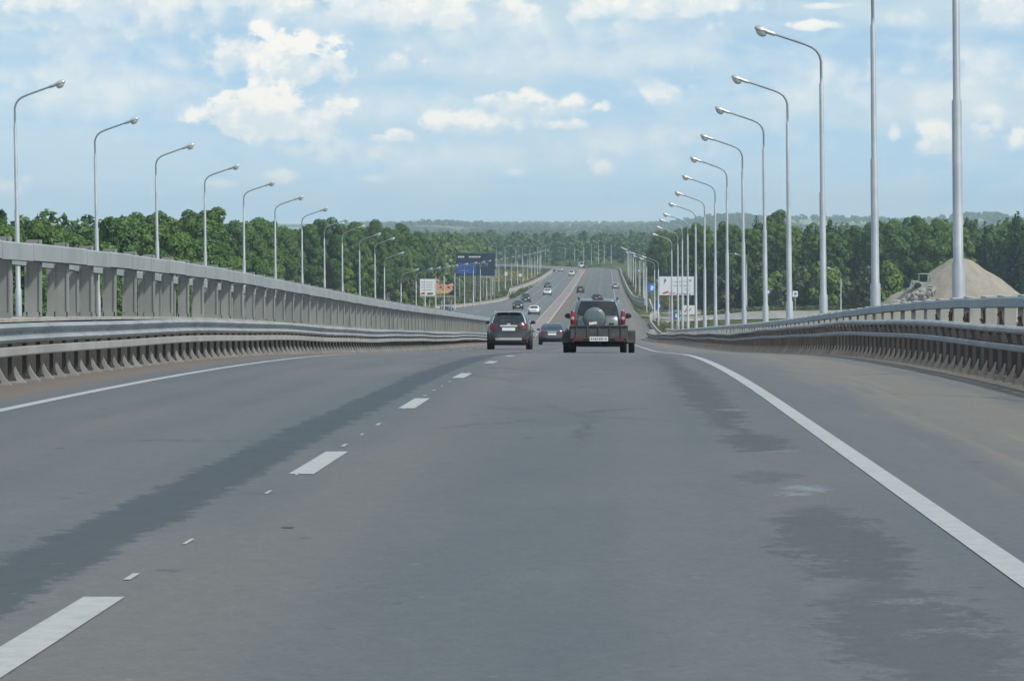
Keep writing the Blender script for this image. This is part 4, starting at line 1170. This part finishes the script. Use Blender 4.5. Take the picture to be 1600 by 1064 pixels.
for k in range(150):
    d = rnd.uniform(588, 600); px = rnd.uniform(1398, 1458); x = lat(px, d)
    top = hgt(468 - max(0, (px - 1400)) * .50, d) + rnd.uniform(-3.0, 0)
    chunk(mb, (x, d, max(top - .4, g1(x, d))), [rnd.uniform(.25, .8) for _ in range(3)], rnd)
for k in range(40):
    x = rnd.uniform(44, 56); d = rnd.uniform(588, 601); z = g1(x, d)
    chunk(mb, (x, d, z + .6), [rnd.uniform(.8, 1.6) for _ in range(3)], rnd)
o = mb.build('rubble', M['rubble'], smooth=30); tag(o, 'pale broken concrete rubble at the left foot of the sand heap', 'rubble', kind='stuff')
# loader half hidden behind the rubble
d = 603; x = lat(1441, d); zt = hgt(427.5, d); zg = zt - 2.7
r = empty('wheel_loader', (x, d, zg), 'small pale green loader with open cab frame beside the sand heap', 'loader')
mb = MB(); mb.box((0, 0, 2.66), (1.9, 1.6, .09)); mb.box((.1, 0, 2.73), (1.3, 1.2, .05)); mb.build('cab_roof', M['machine'], r)
mb = MB()
for sx in (-.8, .85):
    for sy in (-.65, .65): mb.tube([(sx, sy, 1.25), (sx * .95 + .0, sy, 2.64)], .045, 8)
mb.tube([(.85, -.65, 2.62), (1.25, -.65, 2.35), (1.35, -.65, 1.7), (1.3, -.65, 1.2)], .09, 8); mb.tube([(.85, .65, 2.62), (1.25, .65, 2.35), (1.35, .65, 1.7), (1.3, .65, 1.2)], .09, 8)
mb.build('cab_frame', M['machine'], r)
mb = MB(); mb.box((0, .5, 1.95), (1.5, .03, 1.2)); mb.build('cab_window', M['glass'], r)
mb = MB(); mb.box((-.1, 0, .95), (2.9, 1.3, .6), taper=.94); mb.box((-1.3, 0, 1.3), (1.0, 1.0, .35), taper=.8); mb.build('bonnet', M['machine'], r, smooth=30)
mb = MB(); mb.box((.2, 0, 1.45), (.5, .6, .4)); mb.box((.42, 0, 1.8), (.12, .6, .6)); mb.build('seat', M['black'], r)
mb = MB(); mb.tube([(-1.0, -.75, 1.2), (-1.9, -.75, 1.55), (-2.2, -.75, .6)], .09, 8); mb.tube([(-1.0, .75, 1.2), (-1.9, .75, 1.55), (-2.2, .75, .6)], .09, 8); mb.prism([(-2.9, .1), (-2.1, .1), (-2.0, .8), (-2.25, .95), (-2.3, .35)], -1.0, 1.0); mb.build('bucket', M['machine'], r)
for sx in (-.95, .95):
    for sy in (-.75, .75):
        mb = MB(); mb.lathe([(.25, -.2), (.52, -.2), (.58, -.12), (.58, .12), (.52, .2), (.25, .2)], 'Y', (sx, sy, .58), 18); mb.build('wheel', M['tyre'], r, smooth=40)

# ------------------------------------------------------------------ trees
def cards(C, N, size, rg, asp=.7):
    """diamond leaf clumps at points C facing N"""
    n = len(C)
    t = rg.normal(size=(n, 3)); N = N / np.linalg.norm(N, axis=1, keepdims=True)
    t -= N * (t * N).sum(1, keepdims=True); t /= np.linalg.norm(t, axis=1, keepdims=True) + 1e-9
    b = np.cross(N, t)
    s = (size * rg.uniform(.55, 1.3, n))[:, None]
    bend = N * s * .22
    V = np.stack([C - t * s, C - b * s * asp + bend, C + t * s * .9, C + b * s * asp * .9 + bend], 1).reshape(-1, 3)
    return V, np.arange(4 * n).reshape(n, 4)
def crown_points(rg, H, R, z0, nl, nc, shape='round', lobe=(.26, .44)):
    L = []
    for k in range(nl):
        u = (k + .5) / nl
        z = z0 + (H - z0) * (.06 + .90 * u)
        if shape == 'round': rr = R * math.sqrt(max(.02, 1 - ((u - .42) / .62) ** 2))
        elif shape == 'tall': rr = R * (1 - .75 * u ** 1.6) * (0.6 + .4 * min(1, u * 4))
        else: rr = R * (.85 + .2 * rg.random()) * (1 - .4 * u)
        a = k * 2.4 + rg.uniform(-.5, .5); q = rr * rg.uniform(.35, .85)
        L.append((q * math.cos(a), q * math.sin(a), z, R * rg.uniform(*lobe) * (.75 + .4 * (1 - u))))
    L = np.array(L)
    w = L[:, 3] ** 2; idx = rg.choice(len(L), nc * 2, p=w / w.sum())
    D = rg.normal(size=(nc * 2, 3)); D[:, 2] = D[:, 2] * .9 + .25; D /= np.linalg.norm(D, axis=1, keepdims=True)
    rr = L[idx, 3] * rg.uniform(.72, 1.06, nc * 2)
    C = L[idx, :3] + D * rr[:, None] * np.array([1, 1, .85])
    # drop points deep inside other lobes
    dm = np.min(np.linalg.norm((C[:, None, :] - L[None, :, :3]), axis=2) / L[None, :, 3], axis=1)
    keep = dm > .74
    C = C[keep][:nc]; D = D[keep][:nc]
    N = D + rg.normal(size=D.shape) * .55 + np.array([0, 0, .35])
    O = C - np.array([0, 0, z0 + (H - z0) * .4]); O /= np.linalg.norm(O, axis=1, keepdims=True)
    S = D * .75 + O * .45 + np.array([0, 0, .25]); S /= np.linalg.norm(S, axis=1, keepdims=True)
    return C, N, L, S
def trunk_mesh(H, z1, L, rg, r0, limb=True):
    mb = MB(); lean = rg.uniform(-.4, .4, 2)
    pts = [(lean[0] * t * t, lean[1] * t * t, z1 * t - .4 * (t == 0)) for t in (0, .25, .5, .75, 1)]
    mb.tube(pts, [r0 * 1.25, r0, r0 * .82, r0 * .6, r0 * .28], 8)
    if limb:
        for k in range(0, len(L), 2):
            x, y, z, r = L[k]; zs = max(z1 * .25, z - 2.6 - r * .5); t = min(1, zs / z1)
            mb.tube([(lean[0] * t * t, lean[1] * t * t, zs), (x * .45, y * .45, (zs + z) / 2 + .2), (x * .92, y * .92, z)], [r0 * .42, r0 * .26, r0 * .08], 5)
    return mb
class TreeKind:
    def __init__(s, name, cat, variants): s.name = name; s.cat = cat; s.protos = variants; s.n = [0] * len(variants)
PARK = []
def proto_tree(name, cat, seed, H, R, z0, nl, nc, size, leaf, bark, shape='round', r0=.2, lobe=(.26, .44)):
    rg = np.random.default_rng(seed)
    C, N, L, S = crown_points(rg, H, R, z0, nl, nc, shape, lobe)
    V, Q = cards(C, N, size, rg)
    root = bpy.data.objects.new(name, None); COL.objects.link(root); root['category'] = cat
    t = trunk_mesh(H, H * .86, L, rg, r0).build('trunk', bark, root, smooth=60)
    c = np_mesh('crown', V, Q, leaf, root, S)
    return root
def proto_spruce(seed, H, R):
    rg = np.random.default_rng(seed)
    Cs, Ns = [], []
    nt_ = int(H * 2.6)
    for k in range(nt_):
        u = k / nt_; z = H * (.05 + .93 * u); rr = R * (1 - u) ** .85 * rg.uniform(.85, 1.1) + .12
        nb = max(4, int(11 * (1 - u)) + 3)
        for j in range(nb):
            a = 2 * math.pi * j / nb + rg.uniform(-.3, .3) + k; ln = rr * rg.uniform(.75, 1.1)
            m = max(2, int(ln / .22))
            f = np.linspace(.12, 1, m)
            x = np.cos(a) * ln * f; y = np.sin(a) * ln * f; zz = z - .30 * ln * f ** 1.4 + .1 * ln * f ** 4
            c = np.stack([x, y, zz], 1) + rg.normal(size=(m, 3)) * .07
            n = np.tile(np.array([np.cos(a) * .5, np.sin(a) * .5, .85]), (m, 1)) + rg.normal(size=(m, 3)) * .4
            Cs.append(c); Ns.append(n)
    C = np.concatenate(Cs); N = np.concatenate(Ns)
    V, Q = cards(C, N, .27, rg, .55)
    root = bpy.data.objects.new('spruce_tree', None); COL.objects.link(root); root['category'] = 'tree'
    mb = MB(); mb.tube([(0, 0, -.4), (0, 0, H * .5), (0, 0, H * .97)], [.2, .12, .02], 8); mb.build('trunk', M['bark'], root, smooth=60)
    S = N / np.linalg.norm(N, axis=1, keepdims=True); np_mesh('crown', V, Q, M['needle'], root, S)
    return root
BROAD = [proto_tree('broadleaf_tree', 'tree', 100 + i, H, R, z0, nl * 2, 12000, .215, M[['leaf', 'leaf', 'leaf2', 'leaf', 'leaf2', 'leaf'][i]], M['bark'] if i % 3 else M['birchbark'], sh, lobe=(.17, .33))
         for i, (H, R, z0, nl, sh) in enumerate(((16, 4.2, 4.0, 24, 'round'), (17.5, 4.6, 4.5, 26, 'round'), (15, 3.6, 3.6, 22, 'tall'), (18, 4.4, 5.0, 26, 'tall'), (14, 4.0, 3.0, 22, 'round'), (16.5, 5.0, 4.0, 28, 'round')))]
SPR = [proto_spruce(200 + i, H, R) for i, (H, R) in enumerate(((16, 2.9), (18, 3.2), (13, 2.6)))]
BUSH = [proto_tree('willow_bush', 'bush', 300 + i, H, R, .3, 14, 1700, .26, M[l], M['bark'], 'bush', .09, (.3, .5)) for i, (H, R, l) in enumerate(((5.5, 2.6, 'willow'), (4.2, 2.4, 'leaf2'), (3.0, 2.0, 'willow')))]
usedp = {}
def plant(protos, i, x, y, s, sz, label, group):
    p = protos[i % len(protos)]
    if p.name not in usedp: o = p; usedp[p.name] = 1
    else: o = copy_tree(p)
    o.location = (x, y, g1(x, y) - .15); o.rotation_euler = (0, 0, random.uniform(0, 6.28)); o.scale = (s, s, s * sz)
    o['label'] = label; o['group'] = group
    return o
rt = random.Random(21)
def leftedge(y): return -52 - 6 * math.sin(y / 70.0) - 3 * math.sin(y / 23.0)
GL = 'trees along the left forest edge'; LBL = 'green leafy tree in the dense wood left of the road, behind the lamps'
nb = 0
y = 285.0
while y < 905:
    st = 5.2 if y < 560 else 8.0
    for row in range(2):
        x = leftedge(y) - row * 6.5 + rt.uniform(-1.6, 1.6); yy = y + rt.uniform(-2, 2) + row * 2.5
        plant(BROAD, rt.randrange(6), x, yy, rt.uniform(.84, .96), rt.uniform(.94, 1.06), LBL, GL); nb += 1
    y += st
GR = 'trees along the right forest edge'; LBR = 'green leafy tree in the mixed wood right of the road, beyond the sand heap'
def rightedge(x): return 700 - 10 * math.sin(x / 14.0) + (0 if x < 75 else (x - 75) * .1)
nr = 0
for row in range(3):
    x = 24.0 + row * 1.5
    while x < 128:
        yy = rightedge(x) + row * 9 + rt.uniform(-3, 3)
        if rt.random() < (.24 if row == 0 else .18): plant(SPR, rt.randrange(3), x, yy, rt.uniform(.85, 1.12), 1, 'dark conical spruce standing among leafy trees right of the road', 'spruces in the right wood')
        else: plant(BROAD, rt.randrange(6), x, yy, rt.uniform(.88, 1.08), rt.uniform(.92, 1.08), LBR, GR); nr += 1
        x += rt.uniform(4.0, 6.0)
for y in np.arange(722, 1320, 13):
    for row in range(2):
        x = 19.5 + row * 7 + 4 * math.sin(y / 60) + rt.uniform(-1.5, 1.5) + (CX(y) * .6)
        if rt.random() < .2: plant(SPR, rt.randrange(3), x, y + rt.uniform(-4, 4), rt.uniform(.7, .95), 1, 'dark conical spruce standing among leafy trees right of the road', 'spruces in the right wood')
        else: plant(BROAD, rt.randrange(6), x, y + rt.uniform(-4, 4), rt.uniform(.72, .98), rt.uniform(.9, 1.05), 'leafy tree beside the distant lamps along the right of the far road', 'trees beside the far right lamps'); nr += 1
for px, d, sc_ in ((1212, 688, 1.0), (1227, 694, .85), (1104, 700, .95), (1118, 696, 1.05), (1340, 682, 1.1), (1358, 690, 1.0), (1395, 685, .9), (1262, 698, 1.05), (1560, 690, 1.0), (1588, 684, 1.1), (1172, 700, .9), (1305, 702, 1.1)):
    plant(SPR, int(px), lat(px, d), d, sc_, 1, 'dark conical spruce standing among leafy trees right of the road', 'spruces in the right wood')
# named bushes
bush_spots = [(1185, 688), (1200, 676), (1222, 670), (1243, 676), (1262, 684), (1110, 690), (1128, 690), (1290, 672), (1345, 668), (1362, 660), (1150, 694), (1320, 676), (1100, 700), (1385, 650)]
for k, (px, d) in enumerate(bush_spots):
    plant(BUSH, k, lat(px, d), d, rt.uniform(1.2, 1.8), rt.uniform(1, 1.3), 'olive willow bush at the foot of the right wood, behind the lamp poles', 'bushes before the right wood')
for k in range(26):
    d = rt.uniform(560, 1000); x = -33 - rt.uniform(0, 10) - (d < 640) * 6
    plant(BUSH, k, x, d, rt.uniform(.7, 1.1), rt.uniform(.9, 1.2), 'leafy green bush on the verge between left wood and small lamps', 'bushes on the left verge')
for k in range(16):
    d = 1505 + rt.uniform(0, 40); x = lat(rt.uniform(868, 925), d)
    plant(BUSH, 1, x, d + 40, rt.uniform(.7, 1.0), .8, 'light green bush on the bank beyond the far bend of the road', 'bushes beyond the far bend')
print('individual broadleaf', nb, nr)

# wood masses behind the front rows: far and packed, read as one body each
def wood(name, pts, label, nc, size, leafm, rg, hr=(13, 18), wide=1.0):
    VV, QQ, SS = [], [], []; off = 0
    T = []
    for v in range(10):
        H = rg.uniform(*hr); R = H * rg.uniform(.24, .31) * wide
        if v in (3, 7) and wide < 1.5: # spruce-like
            u = rg.random(nc); a = rg.uniform(0, 6.28, nc); rr = R * .62 * (1 - u) * (.7 + .4 * rg.random(nc)) + .15
            C = np.stack([rr * np.cos(a), rr * np.sin(a), H * (.08 + .92 * u)], 1); N = np.stack([np.cos(a), np.sin(a), np.full(nc, .6)], 1) + rg.normal(size=(nc, 3)) * .4
        else: C, N, _, S = crown_points(rg, H, R, H * .16, 15, nc, 'round' if v % 2 else 'tall')
        if v in (3, 7) and wide < 1.5: S = N / np.linalg.norm(N, axis=1, keepdims=True)
        T.append((C, N, S))
    for k, (x, y, s) in enumerate(pts):
        C, N, S = T[int(rg.integers(10))]
        a = rg.uniform(0, 6.28); ca, sa = math.cos(a), math.sin(a); Rm = np.array([[ca, -sa, 0], [sa, ca, 0], [0, 0, 1]])
        C2 = C @ Rm.T * s + np.array([x, y, 0]); N2 = N @ Rm.T; SS.append(S @ Rm.T)
        V, Q = cards(C2, N2, size * s, rg)
        V[:, 2] += g1(x, y) - .2
        VV.append(V); QQ.append(Q + off); off += len(V)
    o = np_mesh(name, np.concatenate(VV), np.concatenate(QQ), leafm, None, np.concatenate(SS))
    return tag(o, label, 'forest', kind='stuff')
rg = np.random.default_rng(5)
pts = []
for y in np.arange(290, 960, 8.5):
    for row in range(2, 7): pts.append((leftedge(y) - row * 7.5 + rg.uniform(-2, 2), y + rg.uniform(-3, 3), rg.uniform(.90, 1.04)))
wood('woods', pts, 'depth of the dense green wood behind the left front row of trees', 520, .62, M['leaf'], rg)
pts = []
for y in np.arange(738, 1340, 12):
    for x in np.arange(34, 190, 9.5): 
        if x < 130 or y < 900: pts.append((x + rg.uniform(-3, 3), y + rg.uniform(-4, 4), rg.uniform(.85, 1.05)))
wood('woods', pts, 'depth of the mixed wood behind the right front row of trees', 420, .68, M['leaf'], rg)
pts = []
for y in np.arange(960, 1500, 14):
    for x in np.arange(-140, -36, 9.0):
        xx = x + rg.uniform(-3, 3)
        if xx - CX(y) > -44: continue
        pts.append((xx, y + rg.uniform(-4, 4), rg.uniform(.78, .98)))
wood('woods', pts, 'olive green wood on the left between the navy sign and the far bend', 300, .8, M['leaf2'], rg, (13, 17))
pts = []
for y in np.arange(1600, 2020, 22):
    for x in np.arange(-330, 330, 10.5):
        xx = x + rg.uniform(-4, 4)
        if abs(xx - CX(y) + 7) < 42: continue
        if xx < CX(y) + 20 and y < 1720 and xx > CX(y) - 50: continue
        pts.append((xx, y + rg.uniform(-8, 8), rg.uniform(.95, 1.15)))
wood('woods', pts, 'dark blue-green wood across the valley behind the far bend', 230, .85, M['leaf'], rg, (10.5, 14))
pts = []
for k in range(4200):
    y = rg.uniform(3400, 7600); x = rg.uniform(-.075, .135) * y
    if _vnoise(np.array([x]), np.array([y]), 330, 77)[0] < (.56 if y < 5600 else .42) and not (abs(x - 178) < 90 and 4700 < y < 5300): continue
    pts.append((x, y, rg.uniform(.42, .6)))
for k in range(160): pts.append((560 + rg.normal(0, 55), 5150 + rg.normal(0, 120), rg.uniform(.4, .6)))
for k in range(200): pts.append((178 + rg.normal(0, 60), 4950 + rg.normal(0, 120), rg.uniform(.4, .55)))
wood('woods', pts, 'faint blue woods on the hills along the horizon', 60, 3.2, M['leaf'], rg, (12, 15), 2.3)

# verge weeds
def weeds(name, pts, label, mat, n, size, h):
    VV, QQ, SS = [], [], []; off = 0
    for (x, y, s) in pts:
        nr_ = rg.normal(size=(n, 3)) * .3 + np.array([0, -.3, 1]); SS.append(nr_ / np.linalg.norm(nr_, axis=1, keepdims=True))
        C = np.stack([x + rg.normal(0, .5 * s, n), y + rg.normal(0, .5 * s, n), g1(x, y) + rg.uniform(0, h * s, n)], 1)
        V, Q = cards(C, rg.normal(size=(n, 3)) + np.array([0, -.6, .6]), size * s, rg, .45); VV.append(V); QQ.append(Q + off); off += len(V)
    return tag(np_mesh(name, np.concatenate(VV), np.concatenate(QQ), mat, None, np.concatenate(SS)), label, 'weeds', kind='stuff')
pts = [(CX(y) - 21.5 - rg.random() ** 2 * 26, y, rg.uniform(.7, 1.5)) for y in rg.uniform(620, 1480, 1500)]
pts = [p for p in pts if not (p[1] < 830 and p[0] > -26 - (830 - p[1]) * .08)]
weeds('weeds', pts, 'rough green weeds on the left verge of the far road', M['weed'], 34, .34, 1.0)
pts = [(CX(y) - 24 - rg.random() * 14, y, rg.uniform(.8, 1.4)) for y in rg.uniform(1080, 1400, 230)]
weeds('yellow_flowers', pts, 'yellow flowering weeds on the bank at the far left bend', M['flower'], 26, .3, 1.1)
pts = [(6.6 + rg.random() ** 1.6 * 12, y, rg.uniform(.6, 1.3)) for y in rg.uniform(690, 1330, 900)] + [(8 + rg.random() * 11, y, rg.uniform(.5, .9)) for y in rg.uniform(455, 590, 240)]
weeds('weeds', pts, 'rough green and straw weeds on the right verge past the bridge', M['weed'], 34, .32, .9)
pts = [(lat(px, 672), 664 + rg.uniform(-6, 6), rg.uniform(.5, 1.0)) for px in rg.uniform(1100, 1400, 150)]
weeds('weeds', pts, 'low weeds between the service road and the right wood', M['weed'], 30, .34, .8)

# ------------------------------------------------------------------ haze
mb = MB(); mb.box((0, 4700, 24), (9000, 10400, 100))
hz = mb.build('haze', None); hz.data.materials.clear()
mh = bpy.data.materials.new('haze_air'); mh.use_nodes = True; nt = NT(mh.node_tree); nt.n.clear()
out = nt.new('ShaderNodeOutputMaterial'); pv = nt.new('ShaderNodeVolumePrincipled')
pv.inputs['Color'].default_value = (.70, .89, 1.0, 1); pv.inputs['Density'].default_value = 1.3e-4; pv.inputs['Anisotropy'].default_value = -.1
nt.l.new(pv.outputs[0], out.inputs['Volume']); hz.data.materials.append(mh)
tag(hz, 'thin blue summer haze over the far hills', 'haze', kind='stuff')

# ------------------------------------------------------------------ sky
SUN_EL, SUN_AZ = rad(48), rad(124)       # azimuth clockwise from straight ahead
wd = bpy.data.worlds.new('World'); SC.world = wd; wd.use_nodes = True
nt = NT(wd.node_tree); nt.n.clear()
out = nt.new('ShaderNodeOutputWorld'); bg = nt.new('ShaderNodeBackground'); bg.inputs['Strength'].default_value = .1
nt.l.new(bg.outputs[0], out.inputs['Surface'])
dirv = nt.new('ShaderNodeTexCoord').outputs['Generated']
dx, dy, dz = nt.sep(dirv)
sky = nt.new('ShaderNodeTexSky', sky_type='NISHITA'); sky.sun_disc = False
sky.sun_elevation = SUN_EL; sky.sun_rotation = SUN_AZ; sky.air_density = 1.0; sky.dust_density = .6; sky.ozone_density = 1.6; sky.altitude = 100
nt.inp(sky.inputs['Vector'], nt.comb(dx, dy, nt.add(nt.mul(dz, 1.15), .26)))
u = nt.mul(nt.math('ARCTAN2', dx, dy), 10.0)
v = nt.mul(nt.math('ARCSINE', dz), 10.0)
uvv = nt.comb(u, nt.mul(v, 1.25), 0.0)
n_big = nt.noise(nt.comb(nt.mul(u, .75), nt.mul(v, 4.2), 1.7), 1.7, 6, .58, .3)
n_lump = nt.noise(uvv, 9.0, 6, .60, .25)
n_fine = nt.noise(nt.mapping(uvv, (1, 1, 1), (3, 7, 2)), 15, 6, .62)
vor = nt.new('ShaderNodeTexVoronoi', feature='SMOOTH_F1'); vor.inputs['Scale'].default_value = 13; vor.inputs['Smoothness'].default_value = .6
nt.inp(vor.inputs['Vector'], nt.comb(nt.add(u, nt.mul(n_lump, .12)), nt.add(nt.mul(v, 1.2), nt.mul(n_fine, .1)), 0.0))
lump = nt.add(nt.sub(nt.add(nt.mul(n_lump, 1.15), nt.mul(nt.sub(.5, vor.outputs['Distance']), .75)), .64), nt.mul(nt.sub(n_fine, .5), .5))
# cloud group
gt = bpy.data.node_groups.new('cumulus', 'ShaderNodeTree'); gi = gt.interface
for nm, ty in (('Color', 'Color'), ('U', 'Float'), ('V', 'Float'), ('N', 'Float'), ('N2', 'Float'), ('CU', 'Float'), ('CV', 'Float'), ('A', 'Float'), ('BT', 'Float'), ('BB', 'Float'), ('Soft', 'Float'), ('Op', 'Float'), ('Shade', 'Float')):
    gi.new_socket(nm, in_out='INPUT', socket_type='NodeSocket' + ty)
gi.new_socket('Color', in_out='OUTPUT', socket_type='NodeSocketColor')
gn = NT(gt); a = gn.new('NodeGroupInput').outputs; go = gn.new('NodeGroupOutput')
du = gn.math('DIVIDE', gn.sub(a['U'], a['CU']), a['A'])
dv = gn.sub(a['V'], a['CV'])
dvn = gn.sub(gn.math('DIVIDE', gn.math('MAXIMUM', dv, 0.0), a['BT']), gn.math('DIVIDE', gn.math('MINIMUM', dv, 0.0), a['BB']))
met = gn.math('SQRT', gn.add(gn.mul(du, du), gn.mul(dvn, dvn)))
e = gn.add(gn.sub(1.0, met), gn.mul(a['N'], 1.45))
den = gn.mul(gn.ss(e, gn.mul(a['Soft'], -.35), a['Soft']), a['Op'])
sg = gn.sub(gn.math('DIVIDE', gn.math('MAXIMUM', dv, 0.0), a['BT']), gn.math('DIVIDE', gn.math('MULTIPLY', gn.math('MINIMUM', dv, 0.0), -1.0), a['BB']))
br = gn.ss(gn.add(gn.add(sg, gn.mul(a['N2'], 3.4)), gn.mul(a['N'], 1.3)), -.62, .68)
br = gn.add(gn.mul(br, a['Shade']), gn.sub(1.0, a['Shade']))
ccol = gn.mix(br, (4.75, 6.1, 7.0), (8.5, 8.3, 7.75))
gn.l.new(gn.mix(den, a['Color'], ccol), go.inputs[0])
def sky_cloud(col, px, py, ax, bt, bb, soft=.35, op=1.0, shade=.8):
    g = nt.new('ShaderNodeGroup'); g.node_tree = gt; k = 545.4
    for nm, val in (('Color', col), ('U', u), ('V', v), ('N', lump), ('N2', nt_n2), ('CU', (px - 948) / k), ('CV', (350 - py) / k), ('A', ax / k), ('BT', bt / k), ('BB', bb / k), ('Soft', soft * 1.3), ('Op', op), ('Shade', shade)):
        nt.inp(g.inputs[nm], val)
    return g.outputs[0]
nt_n2 = nt.sub(n_fine, .5)
base = nt.mix(1.0, sky.outputs[0], (1.42, 1.66, 1.56), 'MULTIPLY')
# thin veil low down and broad soft streaks
veil = nt.ss(v, 2.0, -.2, 0.0, .55)
c = nt.mix(veil, base, (5.3, 6.9, 7.6))
c = nt.mix(nt.mul(nt.ss(n_big, .36, .66), .72), c, (5.3, 6.4, 6.9))
c = nt.mix(nt.mul(nt.mul(nt.ss(nt.noise(nt.comb(nt.mul(u, .9), nt.mul(v, 3.6), 9.3), 1.5, 6, .6, .4), .50, .70), .5), nt.ss(v, .4, 1.6)), c, (2.75, 4.65, 6.2))
mott = nt.noise(nt.comb(nt.mul(u, 1.0), nt.mul(v, 1.9), 5.5), 3.6, 7, .62, .5)
c = nt.mix(nt.mul(nt.ss(mott, .46, .70), .5), c, (5.9, 6.8, 7.1))
# general cumulus over the rest of the sky
gen = nt.noise(nt.comb(nt.mul(u, .16), nt.mul(v, .30), 4.0), 1.6, 6, .6)
genm = nt.mul(nt.ss(gen, .50, .60), nt.ss(nt.math('MAXIMUM', nt.math('ABSOLUTE', nt.add(u, .25)), nt.sub(v, -.9)), 1.75, 2.5))
c = nt.mix(genm, c, (6.6, 6.7, 6.6))
CL = [ # soft veils first
    (180, 12, 260, 40, 40, .9, .6, .3), (900, 90, 330, 50, 40, .9, .35, .3), (640, 175, 200, 40, 40, .9, .4, .2), (1560, 110, 120, 60, 50, .9, .45, .2),
    (170, 135, 190, 70, 60, .9, .55, .1), (1250, 150, 90, 70, 60, .9, .5, .1), (1480, 150, 190, 60, 70, .9, .45, .2), (700, 250, 260, 30, 30, .9, .4, .2), (480, 240, 130, 30, 20, .9, .5, .9),
    (560, 30, 330, 40, 30, .8, .6, .5), (1000, 230, 130, 40, 40, .9, .4, .3),
    # cumulus
    (395, 2, 165, 36, 30, .35, .95, .6), (270, 4, 70, 28, 22, .4, .85, .6), (560, 6, 90, 30, 24, .45, .8, .6), (90, 4, 90, 20, 22, .6, .6, .6), (680, 8, 82, 60, 46, .3, 1, .5), (800, 20, 60, 40, 28, .4, .9, .7), (1030, 2, 190, 50, 34, .32, 1, .55),
    (380, 90, 58, 46, 36, .3, .9, .7), (455, 104, 96, 64, 42, .24, 1, .7), (510, 95, 36, 28, 30, .3, .95, .6),
    (430, 190, 112, 60, 44, .24, 1, .6), (375, 182, 56, 48, 42, .26, 1, .6), (500, 186, 46, 48, 48, .26, 1, .6),
    (620, 102, 36, 20, 15, .4, .85, .7), (735, 194, 98, 24, 22, .34, .95, .8), (835, 168, 100, 27, 22, .34, .95, .8), (890, 197, 48, 11, 9, .4, .9, .5), (780, 160, 40, 18, 18, .35, .9, .6),
    (625, 212, 22, 16, 14, .35, .95, .5), (592, 218, 14, 7, 7, .5, .7, .5), (1045, 148, 60, 30, 20, .36, .9, .75), (1010, 132, 30, 18, 14, .5, .6, .7),
    (1458, 222, 42, 32, 26, .34, .9, .6), (1395, 210, 10, 18, 14, .6, .7, .4), (1578, 230, 46, 22, 20, .34, .9, .7), (1530, 214, 36, 22, 20, .45, .7, .6), (1545, 178, 26, 16, 16, .6, .6, .5),
    (1568, 8, 66, 60, 40, .35, .95, .6), (1270, 43, 55, 9, 8, .4, .9, .3), (1292, 13, 50, 6, 5, .5, .8, .3), (1420, 38, 40, 14, 12, .7, .5, .5),
    (935, 264, 28, 17, 14, .5, .75, .6), (437, 276, 32, 15, 12, .5, .75, .6), (345, 288, 28, 9, 8, .6, .55, .5), (248, 303, 22, 9, 8, .6, .55, .5), (14, 296, 32, 20, 16, .45, .6, .5), (580, 280, 24, 7, 6, .7, .5, .4), (800, 270, 20, 8, 7, .7, .5, .4),
]
for q in CL: c = sky_cloud(c, *q)
nt.l.new(c, bg.inputs['Color'])

sl = bpy.data.lights.new('sun', 'SUN'); sl.energy = 3.0; sl.angle = rad(6); sl.color = (1.0, .955, .88)
so = bpy.data.objects.new('sun', sl); COL.objects.link(so)
sd_ = Vector((math.sin(SUN_AZ) * math.cos(SUN_EL), math.cos(SUN_AZ) * math.cos(SUN_EL), math.sin(SUN_EL)))
so.rotation_euler = sd_.to_track_quat('Z', 'Y').to_euler(); so.location = (40, -40, 60)

# ------------------------------------------------------------------ camera and colour
cam = bpy.data.cameras.new('camera'); co = bpy.data.objects.new('camera', cam); COL.objects.link(co)
cam.sensor_width = 36; cam.lens = F / 1600 * 36; cam.clip_start = .5; cam.clip_end = 20000
co.location = (0, 0, EYE)
co.rotation_euler = (rad(90) - math.atan((532 - VY) / F), 0, math.atan((VX - 800) / F))
SC.camera = co
SC.render.engine = 'CYCLES'
vs = SC.view_settings; vs.view_transform = 'Standard'; vs.look = 'None'; vs.gamma = 1; vs.exposure = .28; vs.use_curve_mapping = False
cy = SC.cycles
cy.max_bounces = 6; cy.diffuse_bounces = 3; cy.glossy_bounces = 3; cy.transmission_bounces = 4; cy.transparent_max_bounces = 4; cy.volume_bounces = 0
cy.use_denoising = True
cy.volume_step_rate = 8
